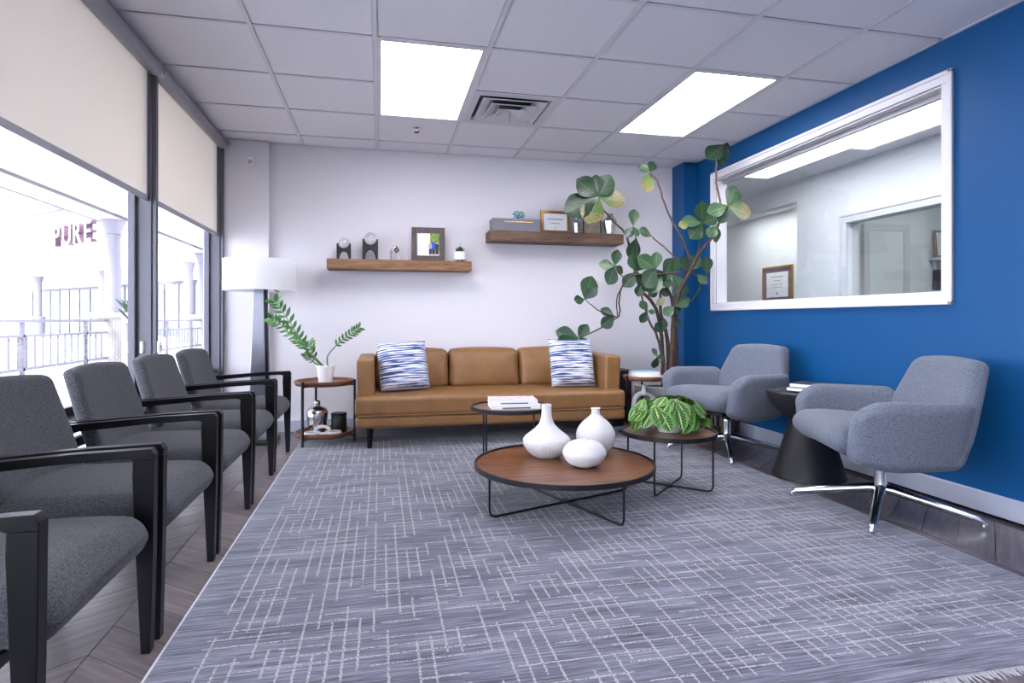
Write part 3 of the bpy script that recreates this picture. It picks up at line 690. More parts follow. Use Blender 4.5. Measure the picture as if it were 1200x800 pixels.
ch0 = make_armchair()
labs = ['grey tweed armchair with black wooden arms closest to the floor lamp', 'grey tweed armchair with black arms, second along the row from the floor lamp',
        'grey tweed armchair with black arms, middle one of the row of five', 'grey tweed armchair with black arms, fourth along the row from the floor lamp',
        'grey tweed armchair with black arms at the row end farthest from the floor lamp']
for i in range(5):
    o = ch0 if i == 0 else copy_tree(ch0); o['label'] = labs[i]; o.location = (-.928, 4.195 - i * .653, 0)

# ================================================================== FLOOR LAMP
lp_ = thing('floor_lamp', 'tall floor lamp with white drum shade and tapered nickel stem', 'lamp', (-.905, 4.87, 0))
G().rbox((.26, .26, .025), .010, (0, 0, .0125)).obj('base', 'blackm', lp_, smooth=60)
def taper(x0a, x1a, x0b, x1b, ya, yb, z0, z1):
    return G().add([(x0a, -ya, z0), (x1a, -ya, z0), (x1a, ya, z0), (x0a, ya, z0), (x0b, -yb, z1), (x1b, -yb, z1), (x1b, yb, z1), (x0b, yb, z1)],
                   [(0, 3, 2, 1), (4, 5, 6, 7), (0, 1, 5, 4), (1, 2, 6, 5), (2, 3, 7, 6), (3, 0, 4, 7)])
taper(-.082, .052, -.042, .030, .03, .025, .025, 1.19).obj('stem', 'lampmetal', lp_, bevel=.003)
taper(.052, .074, .030, .052, .034, .029, .025, 1.19).obj('stem_edge', 'black', lp_, bevel=.003)
shd = G().lathe([(.262, 1.165), (.262, 1.40), (.258, 1.40), (.258, 1.165), (.262, 1.165)], 56).obj('lamp_shade', 'lampshade', lp_, smooth=40)
G().lathe([(.255, 1.19), (.255, 1.194), (0, 1.194)], 40).obj('diffuser', 'lampshade', lp_)
G().tube([(.10, -.06, 1.19), (.12, -.07, 1.165), (.15, -.08, 1.155)], .005, 6).obj('switch', 'blackm', lp_)
G().tube([(0, 0, 1.17), (0, 0, 1.38)], .009, 8).obj('socket', 'silver2', lp_)
G().tube([(.19, -.17, 1.19), (.19, -.17, 1.172)], .007, 8).obj('finial', 'blackm', lp_)

# ================================================================== TRAY SIDE TABLES
def tray_table(lab, loc, rad, zt, ang):
    t = thing('tray_table', lab, 'side table', loc, 0, 'three legged tray tables')
    for z in (zt, .085):
        r = rad if z == zt else rad * .97
        tr = G().lathe([(r - .03, z - .035), (r - .012, z - .032), (r, z - .012), (r, z), (r - .006, z + .004), (r - .014, z), (r - .026, z - .018), (0, z - .018)], 48).obj('tray', 'tray', t, smooth=30)
    for k in range(3):
        a = ang + k * 2 * math.pi / 3; x, y = (rad + .004) * math.cos(a), (rad + .004) * math.sin(a)
        G().prism([(-.008, -.008), (.008, -.008), (.008, .008), (-.008, .008)], 'z', .0, zt + .006).obj('leg', 'blackm', t, loc=(x, y, 0), rot=(0, 0, a), bevel=.002)
        for z in (zt - .034, .048): G().tube([(x, y, z), (0, 0, z)], .006, 6).obj('cross_bar', 'blackm', t)
    return t
tray_table('mahogany tray side table holding the white potted plant by the sofa', (-.418, 4.73, .0113), .222, .470, R(232))
tray_table('mahogany tray side table holding magazines between sofa and fig plant', (2.10, 4.46, .0113), .185, .478, R(195))
# zz plant
zz = thing('potted_zz_plant', 'green plant with arching leafy stems in a white tapered pot', 'plant', (-.408, 4.70, .4665))
G().lathe([(.050, 0), (.064, .115), (.070, .117), (.070, .132), (.062, .132), (.060, .112), (0, .110)], 32).obj('pot', 'pot', zz, smooth=40)
G().lathe([(.058, .112), (0, .116)], 20).obj('soil', 'soil', zz)
zl = leafmesh('leaflet', 'zz', W=.34, peak=.45, ny=6, nx=2, droop=.12)
def frond_stem(pts, n0, L, flat=1.0):
    pts = [Vector(p) for p in pts]; pth = smoothpath(pts, 4); m = len(pth)
    G().tube(pth, [.0065 - .0048 * i / m for i in range(m)], 6).obj('stalk', 'stem', zz, smooth=60)
    for i in range(int(m * n0), m):
        d = (pth[min(i + 1, m - 1)] - pth[i - 1]).normalized(); f = (i - m * n0) / (m * (1 - n0))
        for s in (-1, 1):
            side = d.cross(Vector((0, 1, .15))).normalized() * s
            out = (side * .85 + d * .75 + Vector((0, random.uniform(-.35, .35) * flat, random.uniform(-.1, .1)))).normalized()
            l = L * (1.0 - .45 * abs(f - .4)) * random.uniform(.85, 1.1)
            place_leaf(zl, 'leaflet', zz, pth[i], pth[i] + out * l, Vector((random.uniform(-.3, .3), -1, random.uniform(.2, .9))))
base = Vector((-.408, 4.70, .4665))
def rel(u, v, Y): return at(u, v, Y) - base
frond_stem([(-.01, 0, .11), rel(362, 413, 4.68), rel(348, 391, 4.66), rel(332, 366, 4.62), rel(321, 352, 4.60)], .30, .085)
frond_stem([(-.02, .01, .11), rel(357, 408, 4.72), rel(345, 396, 4.74), rel(328, 380, 4.76), rel(316, 373, 4.77)], .30, .075)
frond_stem([(.02, 0, .11), rel(384, 417, 4.70), rel(398, 401, 4.70), rel(412, 390, 4.68), rel(421, 384, 4.67)], .42, .062)
frond_stem([(.0, -.02, .11), rel(366, 414, 4.62), rel(362, 402, 4.60)], .35, .07)
frond_stem([(-.03, .0, .11), rel(364, 421, 4.66), rel(358, 415, 4.63)], .35, .05)
# items on its lower tray (top face z=.067)
ZT = .0792
sv = thing('silver_vase', 'hammered silver vase with a tiny neck on the lower tray', 'vase', (-.475, 4.775, ZT))
G().lathe([(.045, 0), (.062, .01), (.070, .05), (.078, .12), (.080, .155), (.068, .185), (.035, .203), (.020, .208), (.024, .222), (.022, .238), (.014, .245), (.012, .22), (0, .21)], 40).obj('body', 'silver', sv, smooth=50)
ck = thing('candle_jar', 'dark grey cylinder candle jar on the lower tray', 'candle', (-.315, 4.765, ZT))
G().lathe([(.056, 0), (.058, .006), (.058, .122), (.054, .127), (0, .127)], 36).obj('jar', 'blackmatt', ck, smooth=40); G().lathe([(.059, .128), (.059, .142), (.055, .146), (0, .146)], 36).obj('lid', 'blackm', ck, smooth=40)
cl = thing('chain_decor', 'white decorative chain links lying on the lower tray', 'decor', (-.420, 4.640, ZT))
for i, (x, y, a, tl) in enumerate(((-.078, .006, .3, .10), (-.005, -.004, -.1, .9), (.072, .0, .15, .12))):
    pts = []
    for k in range(24):
        b2 = 2 * math.pi * k / 24; px, py = .050 * math.cos(b2), .032 * math.sin(b2)
        pts.append((x + px * math.cos(a) - py * math.sin(a) * math.cos(tl), y + px * math.sin(a) + py * math.cos(a) * math.cos(tl), .0 + .0125 + .032 * math.sin(tl) + py * math.sin(tl)))
    G().tube(pts, .0125, 10, True).obj('link', 'ceramic', cl, smooth=60)

# ================================================================== SOFA
so = thing('sofa', 'tan leather three cushion sofa against the pale back wall', 'sofa', (.852, 4.36, 0)); HW = 1.03
def soft(q, a=.008): return q
G().rbox((2 * HW, .80, .085), .025, (0, .40, .203), 10, 3).obj('base', 'leather', so, smooth=70)
def seatd(q):
    x, y, z = q; return (x, y, z + (.010 * math.cos(x / HW * 1.4) * (1 - (y / .42) ** 2) if z > 0 else 0) + .002 * math.sin(17 * x + 9 * y) * (z > 0))
st_ = G().rbox((2 * HW + .006, .80, .146), .034, (0, .395, .316), 16, 3, seatd).obj('seat_cushion', 'leather', so, smooth=70)
G().tube([(-HW + .02, -.003, .252), (HW - .02, -.003, .252)], .004, 6).obj('welt', 'leather', st_)
for s in (-1, 1):
    def ad(q, s=s): return (q[0] + .012 * s * (q[2] + .16) * 1.2, q[1], q[2])
    ar = G().rbox((.125, .74, .345), .022, (s * (HW - .075), .455, .486), 6, 3, ad).obj('arm', 'leather', so, smooth=70)
    G().tube([(s * (HW - .026), .088, .36), (s * (HW - .012), .088, .60), (s * (HW - .015), .088, .640)], .0035, 6).obj('welt', 'leather', ar)
G().rbox((2 * HW - .04, .14, .42), .03, (0, .80, .44), 8, 3).obj('back_frame', 'leather', so, smooth=70)
for i, x in enumerate((-.598, 0, .598)):
    ph = i * 1.7
    def cd(q, ph=ph):
        x_, y_, z_ = q; b_ = (1 - (x_ / .30) ** 2) * (1 - (z_ / .16) ** 2)
        yy = y_ + (-.035 * b_ if y_ < 0 else 0) + .22 * (z_ + .16)
        wr = .006 * math.sin(22 * x_ + 30 * z_ + ph) * (1 - b_) * (y_ < 0)
        return (x_ * (1 - .02 * math.cos(z_ * 9)), yy + wr, z_ + .014 * (1 - (x_ / .3) ** 2) * (z_ > 0))
    G().rbox((.596, .19, .315), .05, (x, .585, .538), 10, 4, cd).obj('back_cushion', 'leather', so, smooth=80)
for sx_, sy in ((-1, 0), (1, 0), (-1, 1), (1, 1)):
    G().lathe([(.016, 0), (.028, .16), (0, .16)], 16, (sx_ * (HW - .10), .07 + sy * .64, .011)).obj('leg', 'black', so, smooth=40)
def pillow(lab, loc, rx, rz, ry, size=.40):
    t = thing('throw_pillow', lab, 'pillow', loc); t.rotation_euler = Euler((rx, ry, rz), 'XYZ')
    n = 18; vs, fs = [], []
    for sgn in (-1, 1):
        for j in range(n + 1):
            for i in range(n + 1):
                a, b2 = 2 * i / n - 1, 2 * j / n - 1
                th = .068 * (max(0, (1 - a ** 4) * (1 - b2 ** 4))) ** .6
                pin = 1 - .05 * (1 - abs(a) ** 3) * b2 * b2; pin2 = 1 - .05 * (1 - abs(b2) ** 3) * a * a
                vs.append((a * size / 2 * pin2, sgn * th, b2 * size / 2 * pin + size / 2))
    N = (n + 1) ** 2
    for sgn in (0, 1):
        for j in range(n):
            for i in range(n):
                a = sgn * N + j * (n + 1) + i; q = (a, a + 1, a + n + 2, a + n + 1); fs.append(q if sgn == 0 else q[::-1])
    g2 = G().add(vs, fs); me = g2.mesh('cover', 'stripe'); bm = bmesh.new(); bm.from_mesh(me); bmesh.ops.remove_doubles(bm, verts=bm.verts, dist=1e-5); bmesh.ops.recalc_face_normals(bm, faces=bm.faces); bm.to_mesh(me); bm.free(); me.shade_smooth()
    link('cover', me, t); s2 = size / 2
    ed = [(-s2, 0, 0), (s2, 0, 0), (s2, 0, size), (-s2, 0, size)]
    G().tube([Vector((x * .965, 0, (z - s2) * .965 + s2)) for x, y, z in ed], .003, 5, True).obj('seam', 'stripe', t)
    return t
pillow('blue and white striped pillow slumped against the sofa arm nearest the potted plant', (.188, 4.60, .407), R(-18), R(9), R(-2.5), .385)
pillow('blue and white striped pillow upright against the sofa arm under the fig leaves', (1.535, 4.60, .400), R(-14), R(6), R(1), .395)

# ================================================================== NESTING TABLES
def wire_table(name, lab, loc, rad, zt, a0, rim=.023):
    t = thing(name, lab, 'coffee table', loc, 0, 'round wire leg tables')
    G().lathe([(0, zt - .026), (rad - .0105, zt - .026), (rad - .0105, zt - .008), (0, zt - .008)], 72).obj('tabletop', 'walnut', t)
    G().lathe([(rad - .012, zt - rim), (rad, zt - rim), (rad, zt), (rad - .005, zt + .001), (rad - .010, zt), (rad - .011, zt - .012), (rad - .012, zt - rim)], 72).obj('rim', 'blackm', t, smooth=30)
    r, q = rad - .018, .0055
    for k in range(2):
        a = a0 + k * math.pi / 2; d = Vector((math.cos(a), math.sin(a), 0)); zz_ = q + .0005 + k * .004
        lo = r - .03
        pts = [d * r + Vector((0, 0, zt - rim)), d * r + Vector((0, 0, zz_ + .03)), d * (r - .008) + Vector((0, 0, zz_ + .008)), d * lo + Vector((0, 0, zz_)), d * -lo + Vector((0, 0, zz_)), d * -(r - .008) + Vector((0, 0, zz_ + .008)), d * -r + Vector((0, 0, zz_ + .03)), d * -r + Vector((0, 0, zt - rim))]
        fr = G().tube(pts, q, 8).obj('leg_frame', 'blackm', t, smooth=60)
        for s in (-1, 1): G().tube([d * s * r + Vector((0, 0, zt - rim - .004)), d * s * (r - .10) + Vector((0, 0, zt - rim - .004))], .0055, 6).obj('top_bar', 'blackm', t)
    G().lathe([(.022, .004), (.022, .018), (0, .018)], 16).obj('cross_hub', 'blackm', t)
    return t
RZ = .0112
wire_table('coffee_table', 'large low round walnut coffee table carrying three white vases', (.908, 2.882, RZ), .455, .216, R(20))
wire_table('nesting_table', 'small round walnut table carrying the striped leaf prayer plant', (1.566, 3.034, RZ), .258, .318, R(45))
wire_table('nesting_table', 'tallest small round walnut table with two white books, before the sofa', (.778, 3.535, RZ), .246, .410, R(128))
def vase(lab, loc, prof, fl=None, n=72):
    t = thing('vase', lab, 'vase', loc, 0, 'white vases on the coffee table'); G().lathe(prof, n, (0, 0, 0), fl).obj('body', 'ceramic', t, smooth=60); return t
def dense(p, k=5): return [(v.x, v.y) for v in smoothpath([Vector((a, b2, 0)) for a, b2 in p], k)]
ZC = RZ + .216 - .008 + .0004
def flt(a, z): return 1 + (.014 * (math.cos(a * 36)) if .01 < z < .078 else 0)
vase('white vase with long slim neck and ribbed wide belly', (.855, 3.017, ZC), [(0, .001), (.05, 0)] + dense([(.055, .001), (.085, .020), (.115, .055), (.125, .085), (.115, .108), (.075, .140), (.043, .172), (.030, .205), (.026, .240), (.026, .276)]) + [(.021, .278), (.019, .24), (0, .2)], flt, 144)
vase('white bottle vase with rounded body and short neck', (1.135, 3.035, ZC), [(0, .001), (.045, 0)] + dense([(.05, .001), (.085, .030), (.104, .080), (.100, .125), (.075, .165), (.045, .192), (.025, .212), (.022, .232), (.026, .246)]) + [(.02, .247), (.017, .22), (0, .2)])
def fl3(a, z): return 1 + .006 * math.cos(a * 26 + z * 60)
vase('squat white vase with tiny mouth and fluted sides', (.983, 2.784, ZC), [(0, .001), (.04, 0)] + dense([(.045, .001), (.080, .018), (.105, .055), (.104, .080), (.080, .112), (.045, .127), (.024, .130), (.020, .137)]) + [(.013, .138), (.012, .12), (0, .11)], fl3, 144)
def book(lab, cat, loc, rz, L, W, T, cov, page='paper', grp=None, spine=None, stripe=None, name='book'):
    t = thing(name, lab, cat, loc, rz, grp)
    G().box(-L / 2 + .003, L / 2 - .003, -W / 2 + .003, W / 2 - .001, .002, T - .002).obj('pages', page, t)
    G().box(-L / 2, L / 2, -W / 2, W / 2, T - .0022, T).obj('front_cover', cov, t); G().box(-L / 2, L / 2, -W / 2, W / 2, 0, .0022).obj('back_cover', spine or cov, t)
    G().box(-L / 2, L / 2, -W / 2 - .001, -W / 2 + .002, .0, T).obj('spine', spine or cov, t)
    if stripe: G().box(-L * .28, L * .30, -W / 2 - .0018, -W / 2 - .001, T * .12, T * .42).obj('spine_print', stripe, t)
    return t
ZB = RZ + .410 - .008 + .0003
book('white book with green spine print, bottom one on the tall small table', 'book', (.788, 3.52, ZB), R(-3), .29, .20, .026, 'paper', stripe='teal')
book('white book with pinkish cover lying on top of another by the sofa', 'book', (.781, 3.527, ZB + .0262), R(-6), .285, .195, .026, 'bookgrey', spine='paper', stripe='teal')
# prayer plant
pp = thing('prayer_plant', 'bushy prayer plant with patterned green leaves in white bowl', 'plant', (1.566, 3.034, RZ + .310 + .0004))
G().lathe([(.055, 0), (.060, .004), (.072, .055), (.076, .070), (.070, .070), (.066, .058), (0, .056)], 36).obj('bowl', 'pot', pp, smooth=40)
pl = leafmesh('leaf', 'prayer', W=.72, peak=.50, nx=6, ny=10, cup=.10, droop=.10, pw=.68)
random.seed(21)
for i in range(62):
    el = math.asin(min(1, (i + .5) / 62 * 1.12 - .12)); a = i * 2.39996; o_ = Vector((math.cos(a) * math.cos(el), math.sin(a) * math.cos(el), math.sin(el)))
    c_ = Vector((o_.x * .212, o_.y * .18, .085 + o_.z * .105)) * random.uniform(.90, 1.06)
    out = (Vector((o_.x, o_.y, o_.z * 1.0 + .25))).normalized()
    dn = Vector((o_.x, o_.y, -1.1)); dn = (dn - out * dn.dot(out)).normalized(); sd_ = out.cross(dn); dn = (dn + sd_ * random.uniform(-.7, .7)).normalized(); L = random.uniform(.095, .125)
    p0, p1 = c_ - dn * L * .45, c_ + dn * L * .55
    if p1.z < .014: p0.z += .014 - p1.z; p1.z = .014
    place_leaf(pl, 'leaf', pp, p0, p1, out + Vector((random.uniform(-.25, .25), random.uniform(-.35, .1), random.uniform(-.1, .2))))
    if i % 2 == 0: G().tube(smoothpath([(.02 * math.cos(a), .02 * math.sin(a), .055), (p0.x * .5, p0.y * .5, p0.z * .8), p0], 3), .0022, 5).obj('stalk', 'stem', pp)
G().tube(smoothpath([(.02, 0, .1), (.09, .03, .19), (.15, .03, .16), (.2, .02, .12), (.225, 0, .06)], 4), .0025, 5).obj('runner', 'stem', pp)
for p0, p1 in (((.225, 0, .07), (.25, -.01, -.0)), ((.2, .02, .12), (.235, .03, .05)), ((-.19, -.02, .08), (-.225, -.03, .015)), ((-.18, .02, .1), (-.21, .0, .03))): place_leaf(pl, 'leaf', pp, p0, (p1[0], p1[1], max(p1[2], .012)), (.2, -1, .6))

# ================================================================== LOUNGE CHAIRS
def lounge(lab, loc, rz, base_rz):
    t = thing('lounge_chair', lab, 'chair', loc, rz, 'swivel lounge chairs by the blue wall')
    def sd(q):
        x, y, z = q; k = (x + .26) / .52; t_ = z / .075
        f_ = max(0, (x - .06) / .20) ** 2
        zz_ = z + .012 * (1 - (y / .27) ** 2) * max(0, t_) + .035 * (k - .5) - .022 * f_ * (t_ + .2)
        return (x, y * (1 + .10 * (k - .5)), zz_)
    G().rbox((.52, .56, .15), .07, (.075, 0, .375), 8, 5, sd).obj('seat', 'loungefab', t, smooth=80)
    def bd(q):
        x, y, z = q; k = (z + .235) / .47                       # 0 bottom .. 1 top
        wy = y * (1.02 - .46 * max(0, k - .28) ** 1.15)
        return (x - .16 * (k - .2) + .30 * y * y * (1 - .5 * k), wy, z + .012 * (1 - (y / .3) ** 2) * (k > .5))
    G().rbox((.105, .66, .47), .045, (-.20, 0, .508), 10, 4, bd).obj('backrest', 'loungefab', t, smooth=80)
    for s in (-1, 1):
        def ad(q, s=s):
            x, y, z = q; k = (x + .25) / .50                   # 0 rear .. 1 front
            top = (z + .1625) / .325
            zz_ = z
            if top > .5:
                zz_ = z - .085 * max(0, (k - .72) / .28) ** 2.2 * (top - .5) * 2 - .02 * (1 - k) * (top - .5)
            else: zz_ = z + (.05 * max(0, (k - .6) / .4) ** 1.6 + .012 * (1 - k)) * (.5 - top) * 2
            return (x - .05 * (1 - top) * 0 + .02 * top * (k > .9) * 0, y + s * (.045 * top - .02 + .035 * math.sin(math.pi * min(1, k)) - .06 * (1 - k) * (1 - .5 * top)), zz_)
        G().rbox((.50, .105, .325), .050, (.030, s * .330, .418), 8, 4, ad).obj('arm', 'loungefab', t, smooth=80)
    G().rbox((.34, .34, .03), .012, (.03, 0, .292)).obj('seat_plate', 'blackm', t, smooth=60)
    G().lathe([(.05, .262), (.05, .28), (0, .28)], 20).obj('tilt_housing', 'blackm', t, smooth=40)
    G().lathe([(.016, .15), (.016, .265), (0, .265)], 16).obj('gas_column', 'blackm', t, smooth=40)
    st = G().lathe([(.034, .085), (.030, .11), (.026, .21), (.028, .222), (.024, .232), (0, .232)], 24).obj('stem', 'chrome', t, smooth=40)
    for k in range(4):
        a = base_rz - rz + k * math.pi / 2; d = Vector((math.cos(a), math.sin(a), 0))
        pts = [d * q_ + Vector((0, 0, z_)) for q_, z_ in ((0, .108), (.05, .104), (.12, .088), (.24, .062), (.375, .031), (.392, .024), (.398, .008))]
        m = len(pts); lg = G().tube(pts, [.026 - .013 * i / (m - 1) for i in range(m)], 12).obj('base_leg', 'chrome', t, smooth=60)
        G().lathe([(.014, -.0), (.014, .010), (0, .012)], 14, tuple(d * .398)).obj('foot', 'chrome', lg, smooth=40)
    return t
lounge('grey upholstered swivel lounge chair on chrome star base beside the rug edge, nearer the interior window end', (2.39, 2.445, .0115), R(160), R(131))
lounge('grey upholstered swivel lounge chair in front of the fig plant corner', (2.395, 3.775, .0115), R(190), R(152))
bpy.data.objects['lounge_chair']['label'] = 'grey swivel lounge chair standing past the black pedestal table from the fig plant'
# black pedestal table
bt = thing('pedestal_table', 'matt black pedestal table with bowl top between the lounge chairs', 'side table', (2.525, 3.11, 0))
G().lathe([(.205, 0), (.205, .012), (.20, .02), (.113, .325), (.105, .335), (0, .335)], 56).obj('base', 'blackmatt', bt, smooth=40)
G().lathe([(.105, .335)] + dense([(.116, .340), (.172, .385), (.221, .450), (.238, .500)]) + [(.240, .508), (.234, .514), (.226, .508), (0, .506)], 56).obj('bowl_top', 'blackmatt', bt, smooth=40)
book('black notebook lying on the pedestal table, larger bottom one', 'notebook', (2.545, 3.065, 0.5143), R(24), .20, .27, .022, 'blackmatt', name='notebook')
book('black notebook on top of the stack on the pedestal table', 'notebook', (2.555, 3.075, 0.5366), R(30), .19, .25, .024, 'blackmatt', name='notebook')
pen = thing('pen', 'brass pen lying over the edge of the pedestal table bowl', 'pen', (2.360, 3.145, 0.5155))
G().tube([(-.06, -.02, .004), (.05, .05, .008)], .0032, 8).obj('barrel', 'brass', pen, smooth=60); G().tube([(.05, .05, .008), (.058, .055, .0083)], .0022, 8).obj('tip', 'blackm', pen)

# ================================================================== SHELVES AND THEIR THINGS
SY = 5.07
sh1 = thing('wall_shelf', 'oak floating shelf with glass ball stands above the sofa', 'shelf', (.168, YB, 1.362))
G().box(-.60, .60, SY - YB, 0, 0, .084).obj('board', 'shelf', sh1, bevel=.004)
sh2 = thing('wall_shelf', 'darker rustic floating shelf with certificate and silver vase, set higher', 'shelf', (1.547, YB, 1.632))
G().box(-.622, .622, SY - YB, 0, 0, .092).obj('board', 'shelf2', sh2, bevel=.004)
Z1, Z2 = 1.4462, 1.7242
def ball_stand(lab, u, hgt, wd, r):
    p = at(u, 300, 5.17); t = thing('ball_stand', lab, 'ornament', (p.x, 5.17, Z1), 0, 'glass ball stands'); hw = wd / 2
    out = []; n = 10
    pl_ = [(-hw, 0), (-hw * .72, 0)] + [(-hw * .62 * math.cos(math.pi * k / n), hgt * .10 + hgt * .42 * math.sin(math.pi * k / n)) for k in range(1, n)] + [(hw * .72, 0), (hw, 0), (hw, hgt)]
    pl_ += [(r * .98 * math.cos(math.pi * k / n), hgt + .004 - r * .98 * math.sin(math.pi * k / n)) for k in range(0, n + 1)] + [(-hw, hgt)]
    # clean outline: drop the ends that fall outside the posts
    pl_ = [p_ for p_ in pl_ if abs(p_[0]) <= hw + 1e-6]
    G().prism(pl_, 'y', -.025, .025).obj('stand', 'blackmatt', t, bevel=.002)
    G().lathe([(0.0001, -r)] + [(r * math.cos(a), r * math.sin(a)) for a in [R(-90 + 180 * k / 20) for k in range(1, 20)]] + [(0.0001, r)], 32, (0, 0, hgt + .006)).obj('glass_ball', 'crystal', t, smooth=80)
    return t
ball_stand('short black arched stand holding a clear glass ball', 403, .135, .115, .046)
ball_stand('tall black arched stand holding a clear glass ball', 434, .178, .128, .053)
p = at(463, 300, 5.15); cg = thing('crystal_award', 'small faceted crystal house shaped award on the oak shelf', 'award', (p.x, 5.15, Z1), R(20))
G().prism([(-.036, 0), (.036, 0), (.036, .085), (0, .135), (-.036, .085)], 'y', -.03, .03).obj('block', 'crystal', cg, bevel=.003)
G().prism([(-.026, .088), (0, .118), (.026, .088), (0, .058)], 'y', -.0318, -.0305).obj('etched_face', 'walnut', cg); G().prism([(-.010, .088), (0, .1), (.010, .088), (0, .076)], 'y', -.0328, -.0318).obj('etched_mark', 'silver2', cg)
p = at(502, 300, 5.15); fr = frame_thing('picture_frame', 'dark brown picture frame with a letter and a group photo', 'picture', (p.x, 5.165, Z1), R(-4), .285, .295, .047, .024, 'brownframe', 'paper', rx=R(-6))
G().box(-.095, .016, -.0138, -.012, .048, .246).obj('letter', 'doc', fr); G().box(.010, .095, -.0132, -.012, .048, .246).obj('photo', 'foliage_print', fr)
G().box(.010, .095, -.0140, -.0132, .048, .070).obj('photo_ground', 'bookgrey', fr)
for x, top, m1 in ((.018, .150, 'lilac'), (.045, .170, 'bluecloth'), (.074, .150, 'navycloth')):
    fg = G().prism([(x - .011, .060), (x + .011, .060), (x + .012, .115), (x - .012, .115)], 'y', -.0150, -.0140).obj('printed_trousers', 'navycloth', fr)
    G().prism([(x - .014, .108), (x + .014, .108), (x + .015, top), (x - .015, top)], 'y', -.0156, -.0150).obj('printed_shirt', m1, fr); G().lathe([(.008, -.0006), (.008, 0)], 12).obj('printed_head', 'skinprint', fr, loc=(x, -.0150, top + .009), rot=(R(90), 0, 0))
p = at(539, 300, 5.14); sc = thing('potted_succulent', 'little dark succulent in a white pot at the oak shelf end', 'plant', (p.x, 5.14, Z1))
for a in (45, 135, 225, 315): G().lathe([(.008, 0), (.010, .014), (0, .014)], 10, (.030 * math.cos(R(a)), .030 * math.sin(R(a)), 0)).obj('foot', 'brownframe', sc)
G().lathe([(.048, .013), (.054, .018), (.054, .085), (.049, .085), (.047, .072), (0, .07)], 32).obj('pot', 'pot', sc, smooth=40)
sl = leafmesh('succulent_leaf', 'succ', W=.5, peak=.45, cup=-.3, droop=-.25)
for i in range(16):
    a = i * 2.4; r = .018 + .048 * (i / 16); place_leaf(sl, 'leaf', sc, (0.01 * math.cos(a), .01 * math.sin(a), .072), (r * math.cos(a), r * math.sin(a), .135 - .028 * i / 16), (-math.cos(a), -math.sin(a), .7))
G().tube([(0, 0, .08), (.003, 0, .14), (.006, 0, .165)], .0022, 6).obj('flower_stalk', 'stem', sc)
# higher shelf
p = at(604, 270, 5.15); bx_ = thing('storage_box', 'grey linen storage box with a thin brass strip', 'box', (p.x + .0, 5.17, Z2))
G().box(-.215, .215, -.08, .08, 0, .095).obj('box_body', 'greyfelt', bx_, bevel=.003); G().box(-.218, .218, -.083, .083, .078, .108).obj('lid', 'greyfelt', bx_, bevel=.003); G().box(-.12, .15, -.0865, -.083, .076, .082).obj('brass_strip', 'brass', bx_)
p = at(608, 250, 5.15); co = thing('coral_ornament', 'pale aqua coral lump on the grey linen box', 'ornament', (p.x, 5.16, Z2 + .1082))
g = G(); random.seed(4)
for i in range(46):
    d = Vector((random.gauss(0, 1), random.gauss(0, 1), random.gauss(0, 1))).normalized(); 
    p0 = Vector((0, 0, .042)) + d * .008; p1 = Vector((0, 0, .042)) + Vector((d.x * .058, d.y * .05, d.z * .042)); p1.z = max(p1.z, .006)
    g.tube([p0, (p0 + p1) / 2 + Vector((random.uniform(-.008, .008), random.uniform(-.008, .008), random.uniform(0, .006))), p1], [.010, .008, .0055], 7)
g.obj('coral_branches', 'coral', co, smooth=60)
p = at(652, 270, 5.13); frame_thing('framed_award', 'gold framed printed award certificate standing on the higher shelf', 'certificate', (p.x, 5.165, Z2), R(3), .275, .205, .024, .02, 'gold', 'paper', rx=R(-6), bars=[(-.27, .27, .60, .655), (-.16, .16, .42, .455), (-.03, .03, .2, .25)])
p = at(695, 270, 5.17); frame_thing('small_photo_frame', 'thin dark framed sepia print half hidden by big fig leaves', 'picture', (p.x, 5.195, Z2), R(6), .185, .205, .010, .016, 'brownframe', 'paperwarm', rx=R(-6), bars=None)
for u_, h_, lab in ((715, .195, 'faceted silver vase standing at the end of the higher shelf'), (676, .150, 'slim silver faceted vase between the award and the sepia print')):
    p = at(u_, 270, 5.15); t = thing('faceted_vase', lab, 'vase', (p.x, 5.15, Z2)); k = h_ / .195; kk = k if u_ > 700 else .55
    G().lathe([(.040 * kk, 0), (.068 * kk, .125 * k), (.030 * kk, .175 * k), (.026 * kk, .195 * k), (.02 * kk, .195 * k), (.02 * kk, .15 * k), (0, .1 * k)], 7).obj('body', 'silver2', t)

# ================================================================== FIDDLE LEAF FIG AND ITS CORNER
PB = Vector((2.47, 4.82, 0)); fig = thing('fiddle_leaf_fig', 'tall rambling fiddle leaf fig in a pale bowl planter in the corner', 'plant', PB)
G().lathe([(.17, 0), (.19, .01), (.27, .20), (.285, .355), (.292, .37), (.278, .374), (.268, .36), (.262, .335), (0, .335)], 48).obj('planter', 'greypot', fig, smooth=40)
G().lathe([(.264, .338), (.15, .350), (0, .356)], 32).obj('soil', 'soil', fig, smooth=60)
def fp(u, v, Y): return at(u, v, Y) - PB
def branch(pts, r0, r1, Y0, Y1, root=True):
    n = len(pts); P3 = [fp(u, v, Y0 + (Y1 - Y0) * i / max(1, n - 1)) for i, (u, v) in enumerate(pts)]
    if root: P3[0].z = .33
    pth = smoothpath(P3, 5); m = len(pth); pth = [q + Vector((random.uniform(-1, 1), random.uniform(-1, 1), 0)) * .0035 for q in pth]
    G().tube(pth, [r0 + (r1 - r0) * i / (m - 1) for i in range(m)], 9).obj('branch', 'bark', fig, smooth=60)
random.seed(11)
branch([(787, 452), (789, 400), (790, 366), (798, 338), (809, 317), (820, 296), (834, 278), (842, 262), (853, 242)], .024, .008, 4.78, 4.10)
branch([(777, 452), (777, 425), (775, 394), (768, 360), (752, 340), (745, 322), (740, 301), (733, 274), (721, 261), (705, 243), (701, 230)], .019, .006, 4.80, 4.86)
